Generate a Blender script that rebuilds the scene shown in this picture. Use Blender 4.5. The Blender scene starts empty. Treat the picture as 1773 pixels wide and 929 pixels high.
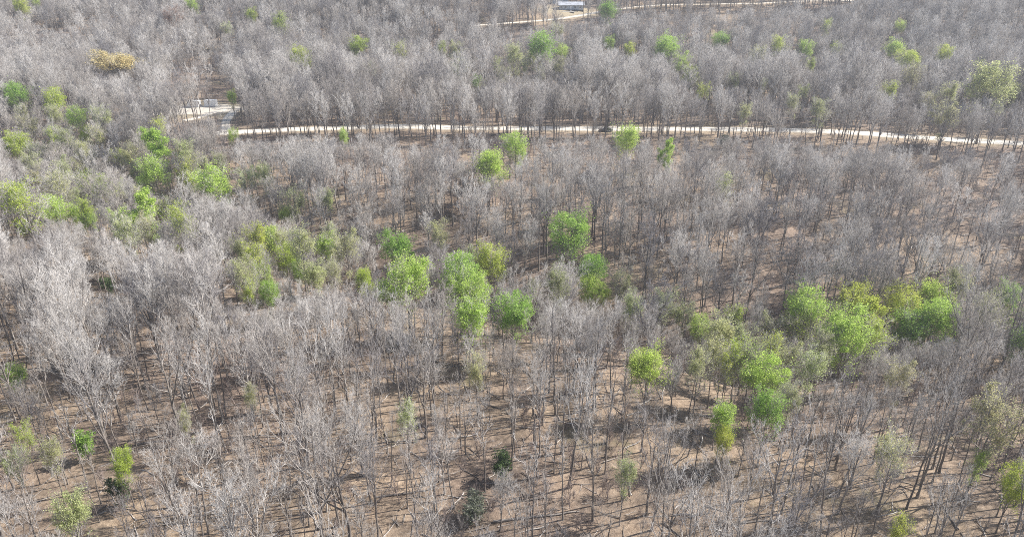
import bpy, math, random
import numpy as np
from mathutils import Vector

scene = bpy.context.scene
COL = scene.collection
R = math.radians

# ------------------------------------------------------------------ camera
CAM_Z, PITCH, FPX, W, H = 62.0, R(24.0), 1180.0, 1773.0, 929.0
cam_data = bpy.data.cameras.new('camera')
cam_data.sensor_width = 36.0
cam_data.lens = FPX / W * 36.0
cam_data.clip_start, cam_data.clip_end = 0.5, 6000.0
cam = bpy.data.objects.new('camera', cam_data)
cam.location = (0, 0, CAM_Z)
cam.rotation_euler = (math.pi / 2 - PITCH, 0, 0)
COL.objects.link(cam)
scene.camera = cam

# ------------------------------------------------------------------ light
SUN_AZ, SUN_EL = 15.0, 41.0            # degrees counter-clockwise from +x, above the horizon
world = bpy.data.worlds.new('World')
scene.world = world
world.use_nodes = True
nt = world.node_tree
bg = nt.nodes['Background']
sky = nt.nodes.new('ShaderNodeTexSky')
sky.sky_type = 'NISHITA'
sky.sun_disc = False
sky.sun_elevation = R(SUN_EL)
sky.sun_rotation = R(90.0 - SUN_AZ)
nt.links.new(sky.outputs[0], bg.inputs[0])
bg.inputs[1].default_value = 0.08

sun_data = bpy.data.lights.new('sun', 'SUN')
sun_data.energy = 5.0
sun_data.angle = R(0.53)
sun_data.color = (1.0, 0.95, 0.88)
sun = bpy.data.objects.new('sun', sun_data)
ce = math.cos(R(SUN_EL))
to_sun = Vector((ce * math.cos(R(SUN_AZ)), ce * math.sin(R(SUN_AZ)), math.sin(R(SUN_EL))))
sun.rotation_euler = (-to_sun).to_track_quat('-Z', 'Y').to_euler()
sun.location = (200, 60, 200)
COL.objects.link(sun)

scene.view_settings.view_transform = 'Standard'
scene.view_settings.look = 'None'
scene.view_settings.exposure = 1.0
scene.view_settings.gamma = 1.0
scene.view_settings.use_curve_mapping = False
scene.cycles.max_bounces = 6
scene.cycles.diffuse_bounces = 3
scene.cycles.transmission_bounces = 3
scene.cycles.volume_bounces = 0
scene.cycles.use_denoising = False
scene.cycles.filter_width = 0.95

rng = np.random.default_rng(7)

# ------------------------------------------------------------------ projection helpers
SP, CP = math.sin(PITCH), math.cos(PITCH)

def project(p):
    """world points (n,3) -> photo pixels and depth"""
    p = np.atleast_2d(p)
    x, y, z = p[:, 0], p[:, 1], p[:, 2] - CAM_Z
    d = y * CP - z * SP
    u = y * SP + z * CP
    d = np.where(d > 1e-3, d, 1e-3)
    return W / 2 + FPX * x / d, H / 2 - FPX * u / d, d

# ------------------------------------------------------------------ terrain heights
def vnoise(x, y, s, seed):
    """smooth value noise"""
    x = np.asarray(x, float) / s
    y = np.asarray(y, float) / s
    xi, yi = np.floor(x).astype(int), np.floor(y).astype(int)
    fx, fy = x - xi, y - yi
    fx, fy = fx * fx * (3 - 2 * fx), fy * fy * (3 - 2 * fy)
    def h(a, b):
        n = (a * 374761393 + b * 668265263 + seed * 982451653) & 0x7fffffff
        n = ((n ^ (n >> 13)) * 1274126177) & 0x7fffffff
        return ((n ^ (n >> 16)) & 0xffff) / 65535.0
    return (h(xi, yi) * (1 - fx) + h(xi + 1, yi) * fx) * (1 - fy) + (h(xi, yi + 1) * (1 - fx) + h(xi + 1, yi + 1) * fx) * fy

PY = np.array([-2500, -300, 0, 60, 110, 150, 200, 255, 290, 330, 370, 420, 450, 520, 650, 900, 2500.])
PZC = np.array([20, 6, 2, 0, -1.5, -1, 2.8, 6.2, 5.4, 4, 11, 31, 37, 46, 64, 88, 130.])
PZL = np.array([20, 6, 2, 0, -1.5, -1, 2.2, 5.5, 6.5, 9, 15, 27, 33, 44, 62, 86, 130.])
CX = np.array([-400, -220, -150, -95, -40, 0, 46, 85, 130, 220, 500.])
CY = np.array([300, 248, 215, 183, 150, 133, 114, 120, 126, 132, 150.])

def smooth_interp(v, xs, ys, w):
    acc = 0
    for k in (-1, -0.5, 0, 0.5, 1):
        acc = acc + np.interp(v + k * w, xs, ys)
    return acc / 5

def base_height(x, y):
    x = np.asarray(x, float); y = np.asarray(y, float)
    t = np.clip((-x - 60) / 140, 0, 1)
    z = smooth_interp(y, PY, PZC, 16) * (1 - t) + smooth_interp(y, PY, PZL, 16) * t
    u = (y - smooth_interp(x, CX, CY, 12)) * 0.92 + (vnoise(x, y, 22, 5) - .5) * 6
    z = z - 5.5 * np.exp(-(u / 7.5) ** 2) - 5.5 * np.exp(-(u / 24) ** 2)
    z = z + (vnoise(x, y, 55, 1) - .5) * 3.2 + (vnoise(x, y, 17, 2) - .5) * 1.0 + (vnoise(x, y, 5, 3) - .5) * .28
    far = np.clip((np.abs(x) - 600) / 600, 0, 1) + np.clip((y - 900) / 700, 0, 1)
    return z + far * (vnoise(x, y, 260, 4) - .3) * 30

def axis(a, b, fine, lo, hi):
    core = np.arange(a, b + .1, fine)
    out_l, out_h, s, p, q = [], [], fine, a, b
    while p > lo or q < hi:
        s *= 1.25
        p -= s; q += s
        if p > lo - s: out_l.append(max(p, lo))
        if q < hi + s: out_h.append(min(q, hi))
    return np.array(sorted(set(out_l)) + list(core) + sorted(set(out_h)))

GX = axis(-330, 330, 2.2, -3200, 3200)
GY = axis(20, 480, 2.2, -1500, 3800)
MX, MY = np.meshgrid(GX, GY)
GZ = base_height(MX, MY)

def ground(x, y):
    """height of the built terrain mesh (bilinear)"""
    x = np.asarray(x, float); y = np.asarray(y, float)
    i = np.clip(np.searchsorted(GX, x) - 1, 0, len(GX) - 2)
    j = np.clip(np.searchsorted(GY, y) - 1, 0, len(GY) - 2)
    fx = (x - GX[i]) / (GX[i + 1] - GX[i]); fy = (y - GY[j]) / (GY[j + 1] - GY[j])
    return (GZ[j, i] * (1 - fx) + GZ[j, i + 1] * fx) * (1 - fy) + (GZ[j + 1, i] * (1 - fx) + GZ[j + 1, i + 1] * fx) * fy

RAY_T = np.concatenate([np.arange(30, 420, .5), np.arange(420, 1600, 2.0)])
def at(px, py, lift=0.0):
    """point on the terrain (raised by lift) seen at a photo pixel"""
    a, b = (px - W / 2) / FPX, (H / 2 - py) / FPX
    d = np.array([a, CP + b * SP, -SP + b * CP])
    p = d[None, :] * RAY_T[:, None]
    hgt = p[:, 2] + CAM_Z - ground(p[:, 0], p[:, 1]) - lift
    k = int(np.argmax(hgt <= 0)) if (hgt <= 0).any() else len(RAY_T) - 1
    q = p[k]
    return np.array([q[0], q[1], float(ground(q[0], q[1]))])

# ------------------------------------------------------------------ roads carved into the terrain
def polyline(pts, step=3.0):
    pts = np.array(pts, float)
    # Catmull-Rom through the points, then even steps
    out = []
    P = np.vstack([2 * pts[0] - pts[1], pts, 2 * pts[-1] - pts[-2]])
    for k in range(1, len(P) - 2):
        n = max(2, int(np.linalg.norm(P[k + 1] - P[k]) / step))
        for t in np.linspace(0, 1, n, endpoint=False):
            a, b, c, d = P[k - 1], P[k], P[k + 1], P[k + 2]
            out.append(.5 * ((2 * b) + (c - a) * t + (2 * a - 5 * b + 4 * c - d) * t * t + (3 * b - a - 3 * c + d) * t ** 3))
    out.append(pts[-1])
    return np.array(out)

ROADS = {}
def plan_road(name, pix, width, smooth=9):
    pts = [at(*p)[:2] for p in pix]
    # a road runs smoothly: even out the ray hits
    pts = np.array(pts)
    q = pts.copy()
    for _ in range(2):
        q[1:-1] = (q[:-2] + 2 * q[1:-1] + q[2:]) / 4
    line = polyline(q)
    z = ground(line[:, 0], line[:, 1])
    for _ in range(smooth):
        z = np.concatenate([[z[0]], (z[:-2] + z[1:-1] + z[2:]) / 3, [z[-1]]])
    ROADS[name] = (line, z, width)

plan_road('gravel_road', [(372, 231), (400, 229), (450, 227), (520, 223), (600, 219.5), (700, 218), (800, 220), (900, 223), (1000, 224), (1100, 222.5),
                          (1200, 221), (1300, 223), (1400, 227), (1500, 232.5), (1600, 238.5), (1700, 244), (1800, 251), (1900, 259), (2000, 268)], 7.6)
plan_road('upper_road', [(820, 44), (850, 42), (900, 40), (950, 37), (985, 32), (1020, 25), (1045, 18), (1075, 13), (1120, 10.5), (1200, 8.5), (1300, 7.5), (1400, 5), (1480, 1), (1550, -4)], 6.5)
plan_road('yard_track', [(392, 229), (386, 218), (390, 208), (398, 199), (408, 190)], 4.0)
plan_road('branch_track', [(318, 209), (338, 206), (356, 200), (372, 192), (392, 189)], 3.6)

def dist_to(line, x, y):
    best = np.full(np.shape(x), 1e9); idx = np.zeros(np.shape(x), int)
    for k in range(len(line)):
        d = (x - line[k, 0]) ** 2 + (y - line[k, 1]) ** 2
        m = d < best
        best = np.where(m, d, best); idx = np.where(m, k, idx)
    return np.sqrt(best), idx

VERGE = np.zeros_like(GZ)
CLEAR = np.zeros_like(GZ)
box = (np.abs(MX) < 420) & (MY > 120) & (MY < 560)
bx_, by_ = MX[box], MY[box]
for nm, (line, zr, wd) in ROADS.items():
    d, k = dist_to(line, bx_, by_)
    f = np.clip((wd * .5 + 6.0 - d) / 4.5, 0, 1); f = f * f * (3 - 2 * f)
    GZ[box] = GZ[box] * (1 - f) + (zr[k] - .12) * f
    v = np.clip((wd * .5 + 5.5 - d) / 4.5, 0, .8)
    VERGE[box] = np.maximum(VERGE[box], v)
# level clearings: the yard of the two containers and the lawn of the house
YARD = at(340, 190)
LAWN = at(985, 20)
for cxy, rx, ry, lvl in ((YARD, 30, 16, None), (LAWN, 19, 15, None)):
    e = np.sqrt(((MX - cxy[0]) / rx) ** 2 + ((MY - cxy[1]) / ry) ** 2) + (vnoise(MX, MY, 9, 11) - .5) * .35
    CLEAR = np.maximum(CLEAR, np.clip((1.15 - e) / .3, 0, 1))

# ------------------------------------------------------------------ materials
def new_mat(name):
    m = bpy.data.materials.new(name)
    m.use_nodes = True
    n = m.node_tree
    n.nodes.clear()
    out = n.nodes.new('ShaderNodeOutputMaterial')
    bs = n.nodes.new('ShaderNodeBsdfPrincipled')
    n.links.new(bs.outputs[0], out.inputs[0])
    bs.inputs['Roughness'].default_value = .85
    bs.inputs['Specular IOR Level'].default_value = .2
    return m, n, bs, out

def noise(n, scale, detail=6, rough=.6, vec=None, dim='3D'):
    t = n.nodes.new('ShaderNodeTexNoise')
    t.inputs['Scale'].default_value = scale
    t.inputs['Detail'].default_value = detail
    t.inputs['Roughness'].default_value = rough
    if vec is not None: n.links.new(vec, t.inputs['Vector'])
    return t

def ramp(n, fac, stops):
    r = n.nodes.new('ShaderNodeValToRGB')
    e = r.color_ramp.elements
    while len(e) < len(stops): e.new(.5)
    for k, (p, c) in enumerate(stops):
        e[k].position = p
        e[k].color = (*c, 1) if len(c) == 3 else c
    n.links.new(fac, r.inputs[0])
    return r

def mix(n, fac, a, b, mode='MIX'):
    m = n.nodes.new('ShaderNodeMix')
    m.data_type = 'RGBA'; m.blend_type = mode
    for s, v in ((0, fac), (6, a), (7, b)):
        if isinstance(v, (int, float)): m.inputs[s].default_value = v
        elif isinstance(v, tuple): m.inputs[s].default_value = (*v, 1)
        else: n.links.new(v, m.inputs[s])
    return m.outputs[2]

def bump(n, bs, hgt, strength, dist):
    b = n.nodes.new('ShaderNodeBump')
    b.inputs['Strength'].default_value = strength
    b.inputs['Distance'].default_value = dist
    n.links.new(hgt, b.inputs['Height'])
    n.links.new(b.outputs[0], bs.inputs['Normal'])

def attr(n, name):
    a = n.nodes.new('ShaderNodeAttribute'); a.attribute_name = name
    return a

def ground_material():
    m, n, bs, _ = new_mat('leaf_litter')
    geo = n.nodes.new('ShaderNodeNewGeometry')
    pos = geo.outputs['Position']
    big = noise(n, .025, 4, .55, pos); mid = noise(n, .16, 6, .65, pos); fine = noise(n, 1.1, 9, .82, pos); tiny = noise(n, 7, 4, .7, pos)
    c = ramp(n, fine.outputs[0], [(.30, (.095, .073, .056)), (.44, (.245, .188, .138)), (.57, (.37, .293, .217)), (.72, (.54, .45, .345))]).outputs[0]
    red = ramp(n, big.outputs[0], [(.38, (0, 0, 0)), (.62, (1, 1, 1))]).outputs[0]
    c2 = ramp(n, fine.outputs[0], [(.30, (.082, .063, .053)), (.5, (.235, .18, .146)), (.72, (.44, .36, .30))]).outputs[0]
    c = mix(n, red, c, c2)
    patch = ramp(n, mid.outputs[0], [(.36, (.5, .5, .5)), (.5, (.9, .88, .86)), (.64, (1.15, 1.11, 1.05))]).outputs[0]
    c = mix(n, 1.0, c, patch, 'MULTIPLY')
    moss = noise(n, .07, 5, .6, pos)
    mf = ramp(n, moss.outputs[0], [(.6, (0, 0, 0)), (.72, (.45, .45, .45))]).outputs[0]
    c = mix(n, mf, c, (.20, .20, .085))
    vg = attr(n, 'verge').outputs['Fac']
    soil = ramp(n, fine.outputs[0], [(.3, (.26, .20, .14)), (.55, (.37, .30, .21)), (.75, (.46, .39, .29))]).outputs[0]
    vn = n.nodes.new('ShaderNodeMath'); vn.operation = 'MULTIPLY'
    vr = ramp(n, mid.outputs[0], [(.35, (.35, .35, .35)), (.6, (1, 1, 1))])
    n.links.new(vg, vn.inputs[0]); n.links.new(vr.outputs[0], vn.inputs[1])
    c = mix(n, vn.outputs[0], c, soil)
    cl = attr(n, 'clearing').outputs['Fac']
    dry = ramp(n, fine.outputs[0], [(.3, (.28, .23, .15)), (.55, (.37, .31, .215)), (.75, (.46, .40, .30))]).outputs[0]
    c = mix(n, cl, c, dry)
    gv = attr(n, 'gravel').outputs['Fac']
    c = mix(n, gv, c, ramp(n, fine.outputs[0], [(.3, (.46, .42, .36)), (.7, (.70, .66, .59))]).outputs[0])
    n.links.new(c, bs.inputs['Base Color'])
    hsum = n.nodes.new('ShaderNodeMath'); hsum.operation = 'ADD'
    n.links.new(fine.outputs[0], hsum.inputs[0]); n.links.new(tiny.outputs[0], hsum.inputs[1])
    bump(n, bs, hsum.outputs[0], .7, .22)
    return m

def road_material():
    m, n, bs, _ = new_mat('pale_gravel')
    geo = n.nodes.new('ShaderNodeNewGeometry'); pos = geo.outputs['Position']
    f = noise(n, 1.1, 8, .75, pos); g = noise(n, .12, 4, .6, pos)
    c = ramp(n, f.outputs[0], [(.25, (.52, .48, .42)), (.5, (.66, .63, .57)), (.8, (.78, .755, .70))]).outputs[0]
    c = mix(n, ramp(n, g.outputs[0], [(.42, (0, 0, 0)), (.7, (.5, .5, .5))]).outputs[0], c, (.50, .43, .34))
    # wheel ruts are a little paler than the loose middle
    rut = attr(n, 'across').outputs['Fac']
    rr = ramp(n, rut, [(0, (.74, .70, .64)), (.12, (.92, .9, .87)), (.28, (1, 1, 1)), (.5, (.86, .84, .8)), (.72, (1, 1, 1)), (.88, (.92, .9, .87)), (1, (.74, .70, .64))]).outputs[0]
    c = mix(n, 1.0, c, rr, 'MULTIPLY')
    n.links.new(c, bs.inputs['Base Color'])
    bump(n, bs, f.outputs[0], .5, .06)
    return m

def bark_material(name, dark, light, scale=2.0, spread=.35, warm=None):
    m, n, bs, _ = new_mat(name)
    tc = n.nodes.new('ShaderNodeTexCoord')
    mp = n.nodes.new('ShaderNodeMapping'); mp.inputs['Scale'].default_value = (1, 1, .25)
    n.links.new(tc.outputs['Object'], mp.inputs[0])
    f = noise(n, scale, 5, .7, mp.outputs[0])
    c = ramp(n, f.outputs[0], [(.3, dark), (.7, light)]).outputs[0]
    oi = n.nodes.new('ShaderNodeObjectInfo')
    v = ramp(n, oi.outputs['Random'], [(0, (1 - spread, 1 - spread, 1 - spread * .9)), (.35, (1 - spread * .3, 1 - spread * .38, 1 - spread * .45)),
                                       (.7, (1, 1, 1)), (1, (1 + spread * .7, 1 + spread * .7, 1 + spread * .7))]).outputs[0]
    c = mix(n, 1.0, c, v, 'MULTIPLY')
    n.links.new(c, bs.inputs['Base Color'])
    bs.inputs['Roughness'].default_value = .9
    return m

def leaf_material(name, a, b, trans=.5):
    m, n, bs, out = new_mat(name)
    geo = n.nodes.new('ShaderNodeNewGeometry')
    oi = n.nodes.new('ShaderNodeObjectInfo')
    f = noise(n, .9, 3, .6, geo.outputs['Position'])
    c = ramp(n, f.outputs[0], [(.3, a), (.7, b)]).outputs[0]
    rv = ramp(n, geo.outputs['Random Per Island'], [(0, (.72, .76, .7)), (1, (1.22, 1.18, 1.2))]).outputs[0]
    c = mix(n, 1.0, c, rv, 'MULTIPLY')
    ov = ramp(n, oi.outputs['Random'], [(0, (.86, .92, .85)), (.5, (1, 1, 1)), (1, (1.12, 1.04, 1.1))]).outputs[0]
    c = mix(n, 1.0, c, ov, 'MULTIPLY')
    n.links.new(c, bs.inputs['Base Color'])
    bs.inputs['Roughness'].default_value = .6
    tr = n.nodes.new('ShaderNodeBsdfTranslucent')
    n.links.new(c, tr.inputs[0])
    ms = n.nodes.new('ShaderNodeMixShader'); ms.inputs[0].default_value = trans
    n.links.new(bs.outputs[0], ms.inputs[1]); n.links.new(tr.outputs[0], ms.inputs[2])
    n.links.new(ms.outputs[0], out.inputs[0])
    return m

def plain(name, col, rough=.6, spec=.3, metal=0, var=.12, scale=1.5):
    m, n, bs, _ = new_mat(name)
    geo = n.nodes.new('ShaderNodeNewGeometry')
    f = noise(n, scale, 5, .65, geo.outputs['Position'])
    lo = tuple(c * (1 - var) for c in col); hi = tuple(min(1, c * (1 + var * .5)) for c in col)
    n.links.new(ramp(n, f.outputs[0], [(.3, lo), (.7, hi)]).outputs[0], bs.inputs['Base Color'])
    bs.inputs['Roughness'].default_value = rough
    bs.inputs['Specular IOR Level'].default_value = spec
    bs.inputs['Metallic'].default_value = metal
    return m

MAT = {
    'ground': ground_material(), 'road': road_material(),
    'trunk': bark_material('grey_brown_bark', (.12, .104, .093), (.33, .298, .27)),
    'branch': bark_material('grey_twigs', (.34, .322, .305), (.56, .537, .515), 1.0, .5),
    'pale_trunk': bark_material('pale_bark', (.26, .24, .22), (.52, .49, .46), 2.0, .15),
    'pale_branch': bark_material('pale_twigs', (.44, .41, .39), (.58, .555, .53), 1.0, .2),
    'dark_trunk': bark_material('dark_bark', (.045, .038, .034), (.12, .10, .09)),
    'log': bark_material('weathered_log', (.30, .27, .24), (.62, .58, .54), 2.0, .2),
    'brush': bark_material('brush_twigs', (.21, .165, .15), (.38, .32, .29), 1.0, .25),
    'emerald': leaf_material('emerald_leaves', (.24, .41, .075), (.43, .62, .16)),
    'lime': leaf_material('lime_leaves', (.38, .54, .095), (.62, .76, .23)),
    'yellow': leaf_material('yellow_green_leaves', (.42, .52, .07), (.60, .68, .17)),
    'pale': leaf_material('pale_green_buds', (.44, .49, .21), (.62, .66, .36)),
    'olive': leaf_material('olive_buds', (.36, .38, .18), (.54, .54, .32)),
    'gold': leaf_material('golden_flowers', (.60, .50, .25), (.76, .67, .40)),
    'pink': leaf_material('reddish_buds', (.38, .22, .18), (.52, .34, .28)),
    'cedar': leaf_material('dark_evergreen_needles', (.05, .09, .03), (.13, .19, .07), .3),
    'lichen': leaf_material('grey_green_foliage', (.12, .145, .095), (.25, .275, .20), .25),
    'white': plain('white_painted_steel', (.78, .79, .80)), 'steel': plain('grey_steel', (.30, .31, .33), .45, .5, .4),
    'roof': plain('pale_metal_roof', (.47, .49, .53), .5, .3, 0, .4, .5), 'siding': plain('blue_grey_siding', (.44, .48, .52)),
    'dark': plain('dark_timber_and_painted_shade', (.035, .033, .035)), 'glass': plain('window_glass', (.03, .04, .05), .1, .6),  # dark: shade at the house base is put into this colour
    'shingle': plain('dark_blue_shingles', (.09, .11, .15), .8), 'trim': plain('white_trim', (.80, .80, .80)),
    'concrete': plain('pale_concrete', (.62, .61, .59), .9), 'rubber': plain('tyre_rubber', (.025, .025, .027), .8),
    'stone': plain('dark_grey_rock', (.085, .082, .085), .9, .2, 0, .5, .8), 'redsoil': plain('rust_red_soil', (.33, .17, .11), .95),
}

# ------------------------------------------------------------------ mesh helpers
class Geo:
    """collects triangles and quads, with a material slot per face"""
    def __init__(s): s.v, s.q, s.t, s.qm, s.tm, s.n = [], [], [], [], [], 0
    def quads(s, v, f, m=0):
        s.v.append(np.asarray(v, float)); s.q.append(np.asarray(f, int) + s.n); s.qm.append(np.full(len(f), m)); s.n += len(v)
    def tris(s, v, f, m=0):
        s.v.append(np.asarray(v, float)); s.t.append(np.asarray(f, int) + s.n); s.tm.append(np.full(len(f), m)); s.n += len(v)
    def box(s, x0, x1, y0, y1, z0, z1, m=0):
        v = [(x, y, z) for z in (z0, z1) for (x, y) in ((x0, y0), (x1, y0), (x1, y1), (x0, y1))]
        s.quads(v, [(3, 2, 1, 0), (4, 5, 6, 7), (0, 1, 5, 4), (1, 2, 6, 5), (2, 3, 7, 6), (3, 0, 4, 7)], m)
        return s
    def tubes(s, P, Rr, k, m=0):
        """P (m,n,3) centre lines, Rr (m,n) radii, k sides"""
        M, N, _ = P.shape
        T = np.empty_like(P)
        T[:, 1:-1] = P[:, 2:] - P[:, :-2]; T[:, 0] = P[:, 1] - P[:, 0]; T[:, -1] = P[:, -1] - P[:, -2]
        T /= np.linalg.norm(T, axis=2, keepdims=True) + 1e-9
        ref = np.where(np.abs(T[:, :1, 2:3]) > .9, np.array([1., 0, 0]), np.array([0, 0, 1.]))
        A = np.cross(T, np.broadcast_to(ref, T.shape)); A /= np.linalg.norm(A, axis=2, keepdims=True) + 1e-9
        B = np.cross(T, A)
        th = np.arange(k) * 2 * math.pi / k
        V = P[:, :, None, :] + Rr[:, :, None, None] * (np.cos(th)[None, None, :, None] * A[:, :, None, :] + np.sin(th)[None, None, :, None] * B[:, :, None, :])
        idx = np.arange(M * N * k).reshape(M, N, k)
        a = idx[:, :-1]; b = idx[:, 1:]
        F = np.stack([a, np.roll(a, -1, 2), np.roll(b, -1, 2), b], -1).reshape(-1, 4)
        s.quads(V.reshape(-1, 3), F, m)
    def cones(s, P0, P1, r, m=0):
        """thin three-sided spikes"""
        D = P1 - P0; D = D / (np.linalg.norm(D, axis=1, keepdims=True) + 1e-9)
        ref = np.where(np.abs(D[:, 2:3]) > .9, np.array([1., 0, 0]), np.array([0, 0, 1.]))
        A = np.cross(D, ref); A /= np.linalg.norm(A, axis=1, keepdims=True) + 1e-9
        B = np.cross(D, A)
        M = len(P0)
        V = np.empty((M, 4, 3))
        for j in range(3):
            th = j * 2 * math.pi / 3
            V[:, j] = P0 + r[:, None] * (math.cos(th) * A + math.sin(th) * B)
        V[:, 3] = P1
        i = np.arange(M)[:, None] * 4
        F = np.concatenate([i + np.array([[0, 1, 3]]), i + np.array([[1, 2, 3]]), i + np.array([[2, 0, 3]])])
        s.tris(V.reshape(-1, 3), F, m)
    def mesh(s, name, mats, smooth=True):
        V = np.concatenate(s.v)
        Q = np.concatenate(s.q) if s.q else np.zeros((0, 4), int)
        T = np.concatenate(s.t) if s.t else np.zeros((0, 3), int)
        me = bpy.data.meshes.new(name)
        me.vertices.add(len(V)); me.vertices.foreach_set('co', V.ravel())
        me.loops.add(Q.size + T.size); me.polygons.add(len(Q) + len(T))
        me.loops.foreach_set('vertex_index', np.concatenate([Q.ravel(), T.ravel()]))
        me.polygons.foreach_set('loop_start', np.concatenate([np.arange(len(Q)) * 4, Q.size + np.arange(len(T)) * 3]))
        me.polygons.foreach_set('material_index', np.concatenate((s.qm or [np.zeros(0)]) + (s.tm or [np.zeros(0)])).astype(int))
        me.polygons.foreach_set('use_smooth', np.full(len(Q) + len(T), smooth))
        for mt in mats: me.materials.append(mt)
        me.update(calc_edges=True)
        return me

def obj(name, mesh, parent=None, loc=None):
    o = bpy.data.objects.new(name, mesh)
    COL.objects.link(o)
    if parent is not None: o.parent = parent
    if loc is not None: o.location = loc
    return o

def empty(name, loc, rz=0.0):
    o = bpy.data.objects.new(name, None)
    o.empty_display_size = .5
    COL.objects.link(o)
    o.location = loc; o.rotation_euler = (0, 0, rz)
    return o

def tag(o, label=None, cat=None, group=None, kind=None):
    if label: o['label'] = label
    if cat: o['category'] = cat
    if group: o['group'] = group
    if kind: o['kind'] = kind
    return o

# ------------------------------------------------------------------ the ground sheet and the roads
def point_attr(me, name, vals):
    a = me.attributes.new(name, 'FLOAT', 'POINT'); a.data.foreach_set('value', np.asarray(vals, np.float32).ravel())

ny, nx = GZ.shape
g = Geo()
idx = np.arange(ny * nx).reshape(ny, nx)
g.quads(np.stack([MX, MY, GZ], -1).reshape(-1, 3), np.stack([idx[:-1, :-1], idx[:-1, 1:], idx[1:, 1:], idx[1:, :-1]], -1).reshape(-1, 4))
gm = g.mesh('forest_floor', [MAT['ground']])
GRAVEL = np.clip((1.0 - np.sqrt(((MX - YARD[0] - 2) / 24) ** 2 + ((MY - YARD[1] + 1) / 9) ** 2) - (vnoise(MX, MY, 7, 21) - .5) * .9) / .25, 0, .85)
point_attr(gm, 'verge', VERGE); point_attr(gm, 'clearing', CLEAR); point_attr(gm, 'gravel', GRAVEL)
tag(obj('forest_floor', gm), kind='structure')

def build_road(name, lift=.0):
    line, z, wd = ROADS[name]
    n = len(line)
    t = np.gradient(line, axis=0); t /= np.linalg.norm(t, axis=1, keepdims=True)
    nrm = np.stack([-t[:, 1], t[:, 0]], 1)
    prof = [(-.5, -.32), (-.44, .02), (-.25, .05), (0, .085), (.25, .05), (.44, .02), (.5, -.32)]
    V, A = [], []
    wob = 1 + (vnoise(line[:, 0], line[:, 1], 7, 31) - .5) * .3
    for s_, h in prof:
        p = line + nrm * (s_ * wd * wob)[:, None]
        V.append(np.stack([p[:, 0], p[:, 1], z + h + lift], 1)); A.append(np.full(n, s_ + .5))
    V = np.stack(V, 1); k = len(prof)
    idx = np.arange(n * k).reshape(n, k)
    gg = Geo(); gg.quads(V.reshape(-1, 3), np.stack([idx[:-1, :-1], idx[1:, :-1], idx[1:, 1:], idx[:-1, 1:]], -1).reshape(-1, 4))
    me = gg.mesh(name, [MAT['road']])
    point_attr(me, 'across', np.stack(A, 1))
    tag(obj(name, me), kind='structure')
for i, nm in enumerate(ROADS): build_road(nm, [0, 0, -.03, -.05][i])

# ------------------------------------------------------------------ growing trees
def unit(v): return v / (np.linalg.norm(v, axis=-1, keepdims=True) + 1e-9)

def sprout(r, P, Rr, count, tlo, thi, ang, length, n, up, wob, rscale, rend, rmin):
    """children of every parent line: returns P (m*count,n,3), R"""
    M, N, _ = P.shape
    pi = np.repeat(np.arange(M), count)
    j = np.tile(np.arange(count), M)
    t = tlo + (thi - tlo) * (j + r.uniform(0, 1, M * count)) / count
    s = np.clip(t * (N - 1), 0, N - 1.001); i = s.astype(int); f = (s - i)[:, None]
    p = P[pi, i] * (1 - f) + P[pi, i + 1] * f
    tan = unit(P[pi, i + 1] - P[pi, i])
    rad = Rr[pi, i] * (1 - f[:, 0]) + Rr[pi, i + 1] * f[:, 0]
    ref = np.where(np.abs(tan[:, 2:3]) > .9, np.array([1., 0, 0]), np.array([0, 0, 1.]))
    e1 = unit(np.cross(tan, ref)); e2 = np.cross(tan, e1)
    az = j * 2.39996 + r.uniform(-.6, .6, M * count) + np.repeat(r.uniform(0, 6.28, M), count)
    a = R(1) * r.uniform(ang[0], ang[1], M * count)
    d = np.cos(a)[:, None] * tan + np.sin(a)[:, None] * (np.cos(az)[:, None] * e1 + np.sin(az)[:, None] * e2)
    L = length(t, pi) * r.uniform(.72, 1.25, M * count)
    out = np.empty((M * count, n, 3)); out[:, 0] = p
    for k in range(1, n):
        d = d + r.normal(0, wob, d.shape); d[:, 2] += up; d = unit(d)
        out[:, k] = out[:, k - 1] + d * (L / (n - 1))[:, None]
    r0 = np.maximum(rad * rscale, rmin)
    tt = np.linspace(0, 1, n)[None, :]
    return out, r0[:, None] * (1 - tt) + np.minimum(rend, r0)[:, None] * tt

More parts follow.
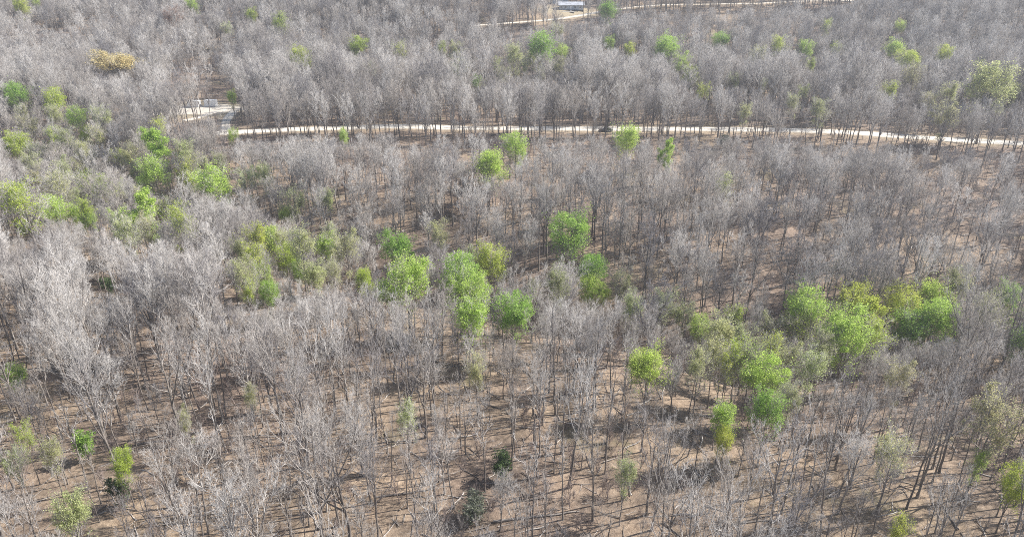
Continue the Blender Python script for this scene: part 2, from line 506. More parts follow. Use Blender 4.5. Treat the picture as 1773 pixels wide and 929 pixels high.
def grow(seed, height, r0, crown=.5, limbs=11, limb_len=.27, ang=(30, 60), nb=6, ntw=7, nf=3, lean=.02, twig=.016, fork=2, crook=.03, up=.16):
    r = np.random.default_rng(seed)
    N = 14
    tz = np.linspace(0, 1, N)
    P = np.zeros((1, N, 3)); P[0, :, 2] = tz * height
    off = np.cumsum(r.normal(0, crook, (N, 2)), 0) * height * .1 + np.outer(tz, r.normal(0, lean, 2)) * height
    P[0, :, :2] = off - off[0]
    Rr = (r0 * (1 - tz) ** .75 + .025)[None, :]
    Rr[0, 0] *= 1.35
    TP, TR = P.copy(), Rr.copy()
    lines, rads = [], []
    if fork:
        FP, FR = sprout(r, P, Rr, fork, crown * .85, crown * 1.25, (14, 30), lambda t, p: height * (1.02 - t) * .95, 9, .05, .06, .72, .03, .05)
    prof = lambda t: np.sin(np.clip((t - crown * .8) / (1 - crown * .8), 0.02, 1) * math.pi * .78 + .42) ** .8
    LP, LR = sprout(r, P, Rr, limbs, crown * .9, .97, ang, lambda t, p: height * limb_len * np.maximum(prof(t), .25), 8, up, .09, .58, .022, .034)
    if fork:
        L2, R2 = sprout(r, FP, FR, max(3, limbs // 2), .25, .97, (25, 60), lambda t, p: height * limb_len * .72 * (1.15 - .6 * t), 8, up, .09, .58, .02, .032)
        LP = np.concatenate([LP, L2]); LR = np.concatenate([LR, R2])
    llen = np.linalg.norm(LP[:, 1:] - LP[:, :-1], axis=2).sum(1)
    BP, BR = sprout(r, LP, LR, nb, .2, .98, (20, 50), lambda t, p: llen[p] * .46 * (1.2 - .55 * t), 5, .11, .08, .62, .014, .024)
    blen = np.linalg.norm(BP[:, 1:] - BP[:, :-1], axis=2).sum(1)
    WP, WR = sprout(r, BP, BR, ntw, .15, 1.0, (16, 44), lambda t, p: np.maximum(blen[p] * .55, .5) * (1.15 - .4 * t), 3, .10, .09, .6, twig * .55, twig)
    wlen = np.linalg.norm(WP[:, 1:] - WP[:, :-1], axis=2).sum(1)
    FPt, FRt = sprout(r, WP, WR, nf, .2, 1.0, (14, 42), lambda t, p: np.maximum(wlen[p] * .6, .35), 2, .08, .08, .7, .001, twig * .62)
    tr = dict(trunk=(TP, TR), fork=(FP, FR) if fork else None, limbs=(LP, LR), br=(BP, BR), tw=(WP, WR), fine=(FPt, FRt))
    tips = np.concatenate([WP[:, -1], WP[:, 1], FPt[:, 1]])
    # the crown: centre height and radius, for placing
    lo, hi = np.percentile(tips[:, 2], [4, 99])
    c = np.median(tips, 0)
    tr['tips'] = tips; tr['ch'] = (lo + hi) / 2; tr['cr'] = np.percentile(np.hypot(tips[:, 0] - c[0], tips[:, 1] - c[1]), 92); tr['lo'] = lo; tr['hi'] = hi
    tr['height'] = height; tr['split'] = max(1, int(crown * .8 * (N - 1)))
    return tr

def put_trunk(g, t, m=0, k=8):
    c = t['split']
    g.tubes(t['trunk'][0][:, :c + 1], t['trunk'][1][:, :c + 1], k, m)
def put_branches(g, t, m=0, bark=0):
    # the leaders that carry the crown belong to the branches, in trunk bark
    c = t['split']
    g.tubes(t['trunk'][0][:, c:], t['trunk'][1][:, c:], 8, bark)
    if t['fork']: g.tubes(*t['fork'], 6, bark)
    g.tubes(*t['limbs'], 5, m); g.tubes(*t['br'], 3, m); g.tubes(*t['tw'], 3, m)
    g.cones(t['fine'][0][:, 0], t['fine'][0][:, 1], t['fine'][1][:, 0], m)

def leaf_geo(r, pts, size, flat=.0):
    """small folded leaf sprays (two triangles each) about the given points"""
    n = len(pts)
    a = unit(r.normal(0, 1, (n, 3))); a[:, 2] *= .6; a = unit(a)
    b = unit(np.cross(a, unit(r.normal(0, 1, (n, 3)))))
    s = size * r.uniform(.6, 1.35, n)[:, None]
    c = np.cross(a, b)
    V = np.empty((n, 4, 3))
    V[:, 0] = pts - a * s * .6; V[:, 1] = pts + b * s * .42 + c * s * .12; V[:, 2] = pts + a * s * .6; V[:, 3] = pts - b * s * .42 + c * s * .12
    g = Geo(); i = np.arange(n)[:, None] * 4
    g.tris(V.reshape(-1, 3), np.concatenate([i + np.array([[0, 1, 2]]), i + np.array([[0, 2, 3]])]))
    return g

BARE = []            # tree kinds: skeleton + shared meshes
def bare_kind(kind, seed, **kw):
    t = grow(seed, **kw)
    g1 = Geo(); put_trunk(g1, t); g2 = Geo(); put_branches(g2, t, 0, 1)
    t['m_trunk'] = g1.mesh('trunk', [MAT['trunk']]); t['m_branch'] = g2.mesh('branches', [MAT['branch'], MAT['trunk']])
    g3 = Geo(); put_trunk(g3, t, 0, 8); put_branches(g3, t, 1, 0)
    t['m_all'] = g3.mesh('tree_of_the_wood', [MAT['trunk'], MAT['branch']])
    t['kind'] = kind
    BARE.append(t)
for k in range(3): bare_kind('tall', 100 + k, height=21 + k * .7, r0=.20, crown=.46, limbs=11, limb_len=.27, ang=(26, 52), nb=6, ntw=6, nf=3, fork=1 + k % 2, twig=.020)
for k in range(3): bare_kind('broad', 200 + k, height=18.5 + k * .8, r0=.23, crown=.36, limbs=12, limb_len=.36, ang=(30, 60), nb=7, ntw=6, nf=3, fork=2 + k % 2, twig=.021)
for k in range(3): bare_kind('slender', 300 + k, height=17 + k, r0=.13, crown=.55, limbs=9, limb_len=.22, ang=(25, 52), nb=6, ntw=6, nf=3, fork=1, twig=.018)
for k in range(4): bare_kind('tall_open', 150 + k, height=21 + k * .6, r0=.19, crown=.48, limbs=9, limb_len=.27, ang=(26, 52), nb=5, ntw=4, nf=2, fork=1 + k % 2, twig=.018, crook=.03)
for k in range(3): bare_kind('broad_open', 250 + k, height=19 + k * .9, r0=.24, crown=.36, limbs=10, limb_len=.37, ang=(30, 60), nb=5, ntw=4, nf=3, fork=2 + k % 2, twig=.018, crook=.05)
for k in range(4): bare_kind('slender_open', 350 + k, height=15 + k * 1.6, r0=.125, crown=.58, limbs=8, limb_len=.17, ang=(22, 48), nb=4, ntw=3, nf=2, fork=1, twig=.015, crook=.028)
for k in range(2): bare_kind('sapling', 400 + k, height=8 + k * 2, r0=.06, crown=.3, limbs=9, limb_len=.25, ang=(25, 55), nb=5, ntw=5, nf=2, fork=1, twig=.014)

# ------------------------------------------------------------------ leafing trees, each where the photo has one
# (crown centre x, y, crown radius in photo pixels, leaf colour, density class, label or None, short phrase for neighbours)
LEAFY_KINDS = {}
def leafy_kind(style, k):
    key = (style, k)
    if key in LEAFY_KINDS: return LEAFY_KINDS[key]
    r = np.random.default_rng(hash((len(style), k)) % 1000 + 900)
    if style == 'dense':
        t = grow(500 + k, height=15.5, r0=.22, crown=.28, limbs=14, limb_len=.44, ang=(34, 76), nb=6, ntw=6, nf=2, fork=2)
        n, sz, jit = 9500, .25, .42
    elif style == 'leafy':
        t = grow(600 + k, height=16.5, r0=.2, crown=.32, limbs=13, limb_len=.40, ang=(30, 70), nb=6, ntw=6, nf=2, fork=2)
        n, sz, jit = 6800, .25, .36
    elif style == 'hazy':
        t = grow(700 + k, height=18, r0=.2, crown=.4, limbs=12, limb_len=.36, ang=(28, 62), nb=7, ntw=7, nf=3, fork=1 + k % 2, twig=.019)
        n, sz, jit = 4200, .23, .26
    elif style == 'flat':
        t = grow(800 + k, height=13, r0=.3, crown=.33, limbs=13, limb_len=.42, ang=(48, 78), nb=6, ntw=6, nf=2, fork=3, up=.1)
        n, sz, jit = 8000, .27, .3
    elif style == 'tall':
        t = grow(850 + k, height=17, r0=.17, crown=.25, limbs=15, limb_len=.17, ang=(30, 60), nb=5, ntw=6, nf=2, fork=1)
        n, sz, jit = 9500, .26, .3
    elif style == 'bush':
        t = grow(880 + k, height=5.5, r0=.10, crown=.08, limbs=16, limb_len=.36, ang=(35, 75), nb=5, ntw=5, nf=1, fork=2, twig=.012)
        n, sz, jit = 2600, .24, .22
    tips = t['tips']
    if style == 'flat':
        tips = tips[tips[:, 2] > np.percentile(tips[:, 2], 35)]
    # leaves gather in clumps: weight some boughs more than others
    cl = tips[r.integers(0, len(tips), 26)]
    w = np.zeros(len(tips))
    for c, a in zip(cl, r.uniform(.2, 1.2, 26)):
        w += a * np.exp(-((tips - c) ** 2).sum(1) / (2 * 1.3 ** 2))
    w = w + (.7 if style == 'flat' else .16 if style in ('dense', 'bush') else .08) * w.max()
    pick = r.choice(len(tips), n, p=w / w.sum())
    pts = tips[pick] + r.normal(0, jit, (n, 3))
    if style in ('dense', 'leafy', 'flat'):
        # part of the foliage fills rounded boughs that make up the dome
        nl = 20; per = int(n * (.42 if style == 'dense' else .3)) // nl
        c0 = np.median(tips, 0); hh = (t['hi'] - t['lo']) / 2
        az = np.arange(nl) * 2.39996 + r.uniform(-.4, .4, nl); el = np.arcsin(np.clip(np.linspace(-.05 if style == 'flat' else -.55, .97, nl) + r.normal(0, .08, nl), -1, 1))
        lump = np.stack([np.cos(az) * np.cos(el) * t['cr'] * .68, np.sin(az) * np.cos(el) * t['cr'] * .68, np.sin(el) * hh * .72], 1) * r.uniform(.62, 1.2, (nl, 1))
        lump[:, :2] *= (1 + .22 * np.sin(el))[:, None]
        lump = lump + np.array([c0[0], c0[1], t['ch']])
        rad = t['cr'] * r.uniform(.16, .40, nl)
        q = unit(r.normal(0, 1, (nl, per, 3))) * (r.uniform(.25, 1, (nl, per, 1)) ** .5) * rad[:, None, None] * np.array([1, 1, .8])
        fill = (lump[:, None, :] + q).reshape(-1, 3)
        pts = np.concatenate([pts[:n - len(fill)], fill])
    g1 = Geo(); put_trunk(g1, t); g2 = Geo(); put_branches(g2, t, 0, 1)
    t['m_trunk'] = g1.mesh('trunk', [MAT['trunk']]); t['m_branch'] = g2.mesh('branches', [MAT['branch'], MAT['trunk']])
    t['m_leaf'] = leaf_geo(r, pts, sz).mesh('crown', [MAT['lime']], False)
    LEAFY_KINDS[key] = t
    return t

LEAFY = [
 # along the creek, middle of the picture
 (990, 402, 34, 'emerald', 'dense', 'lone round emerald green tree on the open brown slope at the picture centre', 'the lone emerald tree'),
 (693, 438, 27, 'emerald', 'dense', 'dark emerald rounded tree directly behind a wide lime green tree by the creek', 'the dark emerald tree'),
 (706, 488, 38, 'lime', 'dense', 'wide bright lime tree in front of the dark emerald tree left of centre', 'the wide lime tree'),
 (628, 487, 15, 'yellow', 'dense', 'small bright yellow green tree just left of the wide lime tree', 'the small yellow tree'),
 (888, 540, 30, 'emerald', 'dense', 'round fresh green tree in front of the creek, right beside a pale lime tree', 'the round fresh green tree'),
 (818, 552, 28, 'lime', 'leafy', 'pale lime tree immediately left of the round fresh green tree', 'the pale lime tree'),
 (795, 480, 29, 'emerald', 'leafy', 'loose mid green tree at the left of the lime clump behind the creek', None),
 (848, 468, 24, 'yellow', 'leafy', 'bright yellow green tree at the right end of the clump behind the creek', 'the creek clump'),
 (820, 500, 30, 'lime', 'leafy', 'broad lime tree at the front of the clump behind the creek', None),
 (815, 460, 22, 'olive', 'hazy', 'dull olive budding tree at the back of the clump behind the creek', None),
 (1022, 472, 24, 'emerald', 'dense', 'upper mid green tree of the stacked pair below the lone emerald tree', None),
 (1026, 504, 24, 'lime', 'dense', 'lower yellow lime tree of the stacked pair below the lone emerald tree', 'the stacked green pair'),
 (760, 410, 21, 'pale', 'hazy', 'pale budding tree on the slope right of the dark emerald tree', None),
 (1122, 642, 28, 'lime', 'dense', 'lone vivid green tree among grey bare trees below the creek, right of centre', 'the lone vivid green tree'),
 (1249, 728, 20, 'lime', 'leafy', 'narrow upright pale lime tree standing among bare trees at lower right', 'the narrow upright tree'),
 (1254, 764, 13, 'yellow', 'leafy', 'small yellow lime tree at the foot of the narrow upright tree', None),
 (1323, 648, 33, 'lime', 'dense', 'bushy bright lime tree below the long green band at right', 'the bushy lime tree'),
 (1328, 715, 23, 'emerald', 'leafy', 'mid green leafy tree directly in front of the bushy bright lime tree', None),
 (1366, 690, 20, 'olive', 'hazy', 'thin olive budding tree at lower right of the bushy bright lime tree', None),
 # green band at right
 (1214, 568, 21, 'lime', 'leafy', 'bright lime tree at the left end of the green band at right', "the green band's left end"),
 (1188, 545, 19, 'pale', 'hazy', 'pale hazy tree behind the left end of the green band', None),
 (1250, 582, 24, 'pale', 'leafy', 'soft pale green tree joining the lime tree at the left of the band', None),
 (1292, 592, 24, 'pale', 'hazy', 'thin pale green tree in the middle of the green band at right', None),
 (1333, 575, 24, 'olive', 'hazy', 'dull olive budding tree behind the middle of the green band', None),
 (1300, 625, 20, 'olive', 'hazy', 'dull olive hazy tree directly behind the bushy bright lime tree', None),
 (1396, 538, 31, 'lime', 'leafy', 'lime green tree with a pale left side, behind the middle of the band', 'the band-backed lime tree'),
 (1470, 522, 24, 'yellow', 'leafy', 'yellow green tree with domed top at the back of the right band', None),
 (1508, 553, 16, 'yellow', 'tall', 'narrow yellow green tree between two broad green trees at right', None),
 (1466, 590, 42, 'lime', 'dense', 'biggest lime tree at right, with bare grey limbs rising in front', 'the biggest lime tree'),
 (1425, 600, 28, 'olive', 'hazy', 'grey green budding tree just left of the biggest lime tree', None),
 (1560, 528, 30, 'yellow', 'leafy', 'pale yellow green tree at the back left of the brightest clump at right', None),
 (1618, 518, 28, 'lime', 'dense', 'tall lime tree topping the brightest clump at the right', None),
 (1612, 560, 33, 'lime', 'dense', 'bright green tree at the front right of the brightest clump', 'the brightest clump'),
 (1572, 572, 28, 'emerald', 'dense', 'deep green tree at the front left of the brightest clump', None),
 (1662, 495, 26, 'olive', 'hazy', 'olive budding tree behind and right of the brightest clump', None),
 (1712, 548, 30, 'olive', 'hazy', 'tan olive budding tree between the brightest clump and right edge', None),
 (1757, 522, 22, 'emerald', 'hazy', 'thin green tree at the right edge, level with the brightest clump', None),
 (1768, 592, 20, 'emerald', 'hazy', 'thin green tree at the right edge, below the tan olive tree', None),
 (1096, 532, 22, 'pale', 'hazy', 'pale grey green tree left of the tall hazy tree by the creek', None),
 (1149, 540, 25, 'pale', 'hazy', 'tall hazy grey green tree beside the creek bend, right of centre', 'the tall hazy tree'),
 (970, 500, 20, 'olive', 'hazy', 'dull hazy tree just left of the stacked green pair', None),
 (1072, 490, 20, 'olive', 'hazy', 'thin olive tree just right of the stacked green pair', None),
 (925, 505, 14, 'pale', 'hazy', 'thin pale tree behind the round fresh green tree', None),
 # left part of the creek
 (565, 437, 18, 'lime', 'leafy', 'bright lime tree standing alone left of the dark emerald tree', 'the left creek lime tree'),
 (602, 432, 26, 'pale', 'hazy', 'pale green hazy tree between two lime trees left of the dark emerald tree', None),
 (520, 425, 24, 'pale', 'hazy', 'pale hazy tree at the head of the diagonal lime strip', None),
 (470, 418, 16, 'lime', 'leafy', 'upper left tree of the diagonal lime strip left of centre', 'the diagonal lime strip'),
 (494, 444, 16, 'yellow', 'leafy', 'middle tree of the diagonal lime strip left of centre', None),
 (516, 466, 14, 'lime', 'leafy', 'lower right tree of the diagonal lime strip left of centre', None),
 (545, 480, 18, 'pale', 'leafy', 'pale lime tree below the lower end of the diagonal lime strip', None),
 (464, 510, 17, 'emerald', 'dense', 'small mid green tree among white bare trees below the diagonal strip', 'the small mid green tree'),
 (433, 501, 16, 'yellow', 'hazy', 'small pale yellow tree just left of the small mid green tree', None),
 (412, 435, 18, 'olive', 'hazy', 'dull olive tree left of the diagonal lime strip', None),
 (372, 322, 26, 'lime', 'leafy', 'bright green domed tree right of the upper left group, below the gravel road', 'the domed green tree'),
 (268, 300, 21, 'lime', 'leafy', 'lime tree left of the domed green tree, below the yard', 'the lime tree below the yard'),
 (250, 322, 13, 'emerald', 'dense', 'small deep green tree at the foot of the lime tree below the yard', None),
 (258, 374, 21, 'lime', 'tall', 'upright lime tree in the left creek band, below the lime tree', 'the upright lime tree'),
 (315, 388, 28, 'yellow', 'hazy', 'broad yellowish hazy tree right of the upright lime tree', None),
 (95, 364, 23, 'lime', 'leafy', 'lime tree in the left creek band near the left edge', 'the left edge creek lime'),
 (130, 372, 12, 'lime', 'leafy', 'small lime tree at the start of the short diagonal row at left', None),
 (154, 382, 12, 'lime', 'leafy', 'small lime tree at the end of the short diagonal row at left', None),
 (42, 348, 29, 'yellow', 'hazy', 'wide pale yellow green tree at the left edge, in the creek band', 'the wide yellow tree'),
 (44, 396, 10, 'yellow', 'dense', 'tiny yellow tree below the wide pale tree at the left edge', None),
 (98, 322, 26, 'pale', 'hazy', 'broad pale hazy tree behind the left creek lime tree', None),
 (175, 327, 19, 'yellow', 'hazy', 'yellowish hazy tree above the short diagonal row at left', None),
 (205, 385, 17, 'lime', 'hazy', 'thin lime tree left of the upright lime tree', None),
 (225, 405, 20, 'pale', 'hazy', 'pale green thin tree in front of the upright lime tree', None),
 (497, 371, 12, 'lime', 'dense', 'small bright lime tree on the slope left of centre', 'the small bright lime tree'),
 (507, 348, 20, 'pale', 'hazy', 'pale thin tree directly behind the small bright lime tree', None),
 (562, 350, 17, 'pale', 'hazy', 'pale thin tree right of the small bright lime tree', None),
 (430, 312, 17, 'pale', 'hazy', 'pale thin tree first to the right of the domed green tree', None),
 (460, 308, 15, 'pale', 'hazy', 'pale thin tree second to the right of the domed green tree', None),
 # left, upper
 (32, 168, 19, 'emerald', 'dense', 'deep green rounded tree at the left edge, level with the yard', 'the deep green edge tree'),
 (90, 176, 16, 'yellow', 'leafy', 'yellow green tree first to the right of the deep green edge tree', None),
 (134, 203, 17, 'lime', 'leafy', 'lime tree left of the yard, right of a yellow green tree', 'the lime tree left of the yard'),
 (172, 202, 17, 'pale', 'hazy', 'pale hazy tree just right of the lime tree left of the yard', None),
 (149, 233, 10, 'yellow', 'dense', 'small yellow tree below the lime tree left of the yard', None),
 (98, 240, 17, 'yellow', 'hazy', 'yellowish hazy tree lower left of the lime tree left of the yard', None),
 (30, 262, 20, 'yellow', 'leafy', 'yellow green tree at the left edge below the deep green edge tree', None),
 (52, 285, 15, 'pale', 'hazy', 'pale hazy tree right of and below the yellow tree at the left edge', None),
 (275, 226, 13, 'yellow', 'hazy', 'slim yellow green tree in front of the gravel yard', None),
 (281, 258, 14, 'lime', 'tall', 'slim lime tree in front of the yard, above the lime tree', None),
 (230, 268, 18, 'pale', 'hazy', 'pale yellow hazy tree left of the slim lime tree', None),
 (205, 277, 14, 'yellow', 'hazy', 'thin yellow hazy tree second to the left of the slim lime tree', None),
 (110, 298, 20, 'pale', 'hazy', 'pale hazy tree above the broad pale tree in the left band', None),
 (150, 265, 15, 'pale', 'hazy', 'pale hazy tree below the small yellow tree left of the yard', None),
 (200, 114, 31, 'gold', 'flat', 'wide flat topped golden tree standing above the yard at upper left', 'the golden tree'),
 (302, 27, 16, 'pink', 'hazy', 'reddish budding tree near the top edge at upper left', 'the reddish tree'),
 (334, 10, 9, 'lime', 'leafy', 'small lime tree at the top edge right of the reddish tree', None),
 (40, 10, 12, 'yellow', 'leafy', 'yellow green tree at the top left corner', 'the corner tree'),
 (62, 4, 8, 'lime', 'leafy', 'small lime tree at the top edge right of the corner tree', None),
 (436, 28, 9, 'yellow', 'leafy', 'small yellow tree near the top edge left of a pale tall tree', None),
 (486, 40, 17, 'yellow', 'hazy', 'tall pale yellow tree near the top edge, right of the small yellow tree', 'the tall pale yellow tree'),
 (395, 52, 10, 'pale', 'hazy', 'small pale hazy tree below and left of the small yellow top tree', None),
 (524, 104, 17, 'yellow', 'hazy', 'yellowish hazy tree behind the grey crowns above the road at left', None),
 # ridge above the road
 (620, 82, 13, 'yellow', 'leafy', 'first yellow green tree from the left along the ridge above the road', None),
 (693, 88, 14, 'yellow', 'hazy', 'second yellow green tree from the left along the ridge above the road', None),
 (765, 84, 10, 'yellow', 'hazy', 'thin yellowish tree on the ridge right of the second yellow green tree', None),
 (788, 88, 13, 'pale', 'hazy', 'pale green thin tree on the ridge left of the big ridge tree', None),
 (945, 82, 24, 'emerald', 'leafy', 'largest bright green tree on the ridge above the road, near picture centre', 'the big ridge tree'),
 (974, 90, 12, 'lime', 'leafy', 'small lime tree attached to the right of the largest ridge tree', None),
 (890, 98, 17, 'pale', 'hazy', 'pale hazy tree just left of the largest ridge tree', None),
 (800, 118, 17, 'pale', 'hazy', 'pale hazy tree among the grey crowns below the ridge line', None),
 (826, 144, 11, 'emerald', 'hazy', 'small green tree low among the dark trunks above the road', None),
 (1056, 77, 10, 'lime', 'leafy', 'slim lime tree on the ridge between the two brightest ridge trees', None),
 (1091, 88, 9, 'yellow', 'leafy', 'small yellow tree on the ridge left of the second brightest ridge tree', None),
 (1158, 84, 20, 'lime', 'dense', 'second brightest green tree on the ridge, right of the centre', 'the bright ridge tree'),
 (1180, 110, 16, 'lime', 'hazy', 'thin lime tree in front of the second brightest ridge tree', None),
 (1247, 70, 13, 'emerald', 'dense', 'small round green tree on the ridge, third of the bright ones', 'the small round ridge tree'),
 (1350, 80, 13, 'yellow', 'hazy', 'yellow tree on the right ridge, first after the small round tree', None),
 (1394, 86, 11, 'lime', 'leafy', 'lime tree on the right ridge, second after the small round tree', None),
 (1448, 84, 10, 'yellow', 'leafy', 'yellow tree on the right ridge, third after the small round tree', None),
 (1550, 86, 13, 'lime', 'leafy', 'left tree of the touching lime pair on the right ridge', None),
 (1573, 107, 17, 'yellow', 'dense', 'right and larger tree of the touching lime pair on the right ridge', 'the lime pair'),
 (1578, 130, 20, 'olive', 'hazy', 'olive hazy tree directly below the touching lime pair', None),
 (1634, 96, 12, 'yellow', 'leafy', 'small yellow lime tree right of the touching lime pair', None),
 (1719, 146, 28, 'pale', 'leafy', 'broad pale lime tree with visible trunk at far right above the road', 'the broad right tree'),
 (1640, 162, 17, 'pale', 'hazy', 'pale hazy tree left of the broad pale lime tree at right', None),
 (1640, 202, 21, 'olive', 'hazy', 'olive hazy tree just above the road at right', 'the olive road tree'),
 (1560, 46, 9, 'lime', 'leafy', 'small lime tree alone on the far hillside at upper right', None),
 (1430, 47, 8, 'yellow', 'hazy', 'small yellowish tree alone on the far hillside, upper right middle', None),
 (1050, 20, 14, 'emerald', 'leafy', 'green tree beside the upper road, right of the house', None),
 (962, 52, 12, 'olive', 'hazy', 'olive hazy tree below the upper road in front of the house', None),
 # just below the road and on the slope
 (1087, 241, 21, 'lime', 'dense', 'bright green tree right below the gravel road beside the dark heap', 'the roadside green tree'),
 (1159, 268, 11, 'lime', 'tall', 'slim lime tree below the road, right of the roadside green tree', None),
 (893, 256, 18, 'lime', 'leafy', 'lime tree below the road, upper right of a larger lime tree', 'the upper slope lime'),
 (846, 290, 25, 'lime', 'dense', 'larger lime tree on the slope, lower left of another lime tree', 'the larger slope lime'),
 (1253, 325, 20, 'pale', 'hazy', 'faint bluish green tree on the bare slope right of centre', 'the faint slope tree'),
 (597, 236, 8, 'lime', 'leafy', 'small lime tree just below the gravel road at left centre', None),
 (402, 234, 8, 'lime', 'leafy', 'small yellow green tree in front of the left end of the road', None),
 (402, 170, 8, 'lime', 'leafy', 'small bright green tree at the right side of the container yard', None),
 # foreground
 (26, 652, 14, 'lime', 'dense', 'lime tree at the left edge in the foreground', 'the left edge lime'),
 (145, 766, 13, 'emerald', 'bush', 'small bright green bush tree in the lower left foreground', 'the lower left green bush'),
 (42, 762, 17, 'yellow', 'hazy', 'yellowish tree at the left edge, below the left edge lime tree', None),
 (84, 788, 16, 'pale', 'hazy', 'pale thin tree left of the small bright green bush', None),
 (28, 800, 17, 'pale', 'hazy', 'pale thin tree at the left edge near the bottom', None),
 (212, 806, 15, 'yellow', 'leafy', 'yellow green tree above a dark evergreen at lower left', None),
 (122, 888, 22, 'pale', 'leafy', 'largest lime tree in the bottom left corner', 'the bottom left lime tree'),
 (436, 690, 15, 'pale', 'hazy', 'small pale green tree on tan leaf litter left of centre', None),
 (320, 730, 13, 'pale', 'hazy', 'small pale yellow tree among white bare trees at lower left', None),
 (1080, 820, 18, 'pale', 'hazy', 'small pale green tree among bare trunks at bottom centre right', 'the small pale foreground tree'),
 (825, 634, 20, 'pale', 'hazy', 'faint pale budding tree in front of the creek at centre', None),
 (705, 725, 22, 'pale', 'hazy', 'faint grey green budding tree among foreground trunks left of centre', None),
 (1715, 730, 44, 'olive', 'hazy', 'broad olive budding tree in the right foreground', 'the broad olive tree'),
 (1756, 838, 24, 'yellow', 'leafy', 'bright yellow green tree at the bottom right edge', 'the bottom right yellow tree'),
 (1690, 806, 12, 'lime', 'hazy', 'small green tree left of the bright tree at the bottom right edge', None),
 (1545, 785, 30, 'pale', 'hazy', 'faint pale budding tree in the right foreground, left of the broad olive', None),
 (1560, 925, 22, 'yellow', 'hazy', 'yellowish tree cut by the bottom edge at right', None),
 (1560, 655, 24, 'olive', 'hazy', 'faint olive tree below the brightest clump', None),
]
EXTRA_BUSH = [
 (205, 846, 13, 'cedar', 'bush', 'dark green evergreen shrub at lower left, below a yellow green tree', 'the dark evergreen'),
 (869, 803, 13, 'cedar', 'bush', 'dark rounded evergreen shrub among foreground trunks at centre', 'the dark rounded shrub'),
 (822, 858, 18, 'lichen', 'bush', 'low grey green shrub on leaf litter at bottom centre', 'the grey green shrub'),
 (1255, 232, 8, 'lichen', 'bush', 'dark grey shrub at the near edge of the gravel road', None),
 (185, 492, 8, 'cedar', 'bush', 'small dark evergreen shrub among white bare trees at left', None),
]
placed_leafy = []       # (x, y, crown px, py, crown pixel radius, depth)
LANDMARK = []           # (px, py, phrase)
leaf_count = {}
def plant_leafy(entry, height_hint):
    px, py, rp, colr, style, label, phrase = entry
    i = leaf_count.get(style, 0); leaf_count[style] = i + 1
    t = leafy_kind(style, i % (4 if style in ('dense', 'leafy', 'hazy') else 2))
    lift = t['ch']
    for _ in range(4):                                   # crown centre height follows the tree's size
        b = at(px, py, lift)
        dep = b[1] * CP - (b[2] + lift - CAM_Z) * SP
        s = 1.22 * rp * dep / FPX / t['cr']
        sz = s * (1.0 if style != 'hazy' else .9)
        sv = np.clip(sz, .25, 2.0) if style != 'bush' else sz
        hz = sv if style == 'bush' else np.clip(.26 + .66 * sv, .3, 1.35)
        lift = t['ch'] * hz
    e = empty('evergreen_shrub' if colr == 'cedar' else 'grey_shrub' if colr == 'lichen' else 'golden_tree' if colr == 'gold' else 'budding_tree' if style == 'hazy' else 'leafing_tree',
              (b[0], b[1], b[2] - .12), rng.uniform(0, 6.28))
    e.scale = (sv, sv, hz * (.6 if colr == 'lichen' else 1))
    c = leafy_tag = tag(e, label, 'shrub' if style == 'bush' and colr in ('cedar', 'lichen') else 'tree',
                        'shrubs on the forest floor' if colr in ('cedar', 'lichen') else 'trees coming into leaf')
    obj('trunk', t['m_trunk'], e); obj('branches', t['m_branch'], e)
    k = obj('crown', t['m_leaf'], e)
    k.material_slots[0].link = 'OBJECT'; k.material_slots[0].material = MAT[colr]
    placed_leafy.append((b[0], b[1], px, py, rp, dep, lift, style != 'hazy'))
    if phrase: LANDMARK.append((px, py, phrase))
for en in LEAFY: plant_leafy(en, 1)
HAZE_ZONES = [(25, 400, 195, 300, 14), (25, 340, 300, 400, 10), (410, 620, 405, 480, 7), (1180, 1520, 545, 640, 12), (1100, 1760, 95, 200, 16), (560, 1000, 90, 190, 8)]
ORDN = 'nearest|second nearest|third nearest|fourth nearest|fifth nearest|sixth nearest|seventh nearest|eighth nearest|ninth nearest|tenth nearest|eleventh nearest|twelfth nearest'.split('|')
SIDES = ['left of', 'right of', 'behind', 'in front of']
MARKS = [(e[0], e[1], e[6]) for e in LEAFY if e[6]]
extra = []
for x0, x1, y0, y1, n_ in HAZE_ZONES:
    for _ in range(n_):
        for _try in range(20):
            px, py = rng.uniform(x0, x1), rng.uniform(y0, y1)
            if min(math.hypot(px - e[0], py - e[1]) - e[2] * .9 for e in LEAFY + extra) > 5 and not (280 < px < 420 and 170 < py < 215) and not (px > 380 and 205 < py < 250): break
        else: continue
        rp = (9 + py * .022) * rng.uniform(.75, 1.3)
        extra.append([px, py, rp, rng.choice(['pale', 'pale', 'olive', 'yellow']), 'hazy', None, None])
byside = {}
for e in extra:
    m = min(MARKS, key=lambda q: math.hypot(q[0] - e[0], q[1] - e[1]))
    ax, ay = e[0] - m[0], e[1] - m[1]
    sd = (0 if ax < 0 else 1) if abs(ax) > 1.1 * abs(ay) else (2 if ay < 0 else 3)
    byside.setdefault((m[2], sd), []).append((math.hypot(ax, ay), e))
for (ph, sd), lst in byside.items():
    for k, (_, e) in enumerate(sorted(lst, key=lambda q: q[0])):
        e[5] = 'faint %s budding tree, %s %s %s' % ({'pale': 'pale green', 'olive': 'olive', 'yellow': 'yellowish'}[e[3]], ORDN[k], SIDES[sd], ph)
        if len(e[5].split()) > 16: e[5] = e[5].replace('faint ', '').replace('pale green', 'pale')
for e in extra: plant_leafy(tuple(e), 1)
for en in EXTRA_BUSH: plant_leafy(en, 1)
PL = np.array(placed_leafy)
LANDMARK += [(350, 182, 'the white containers'), (1050, 224, 'the dark roadside heap'), (988, 8, 'the pale-roofed house')]

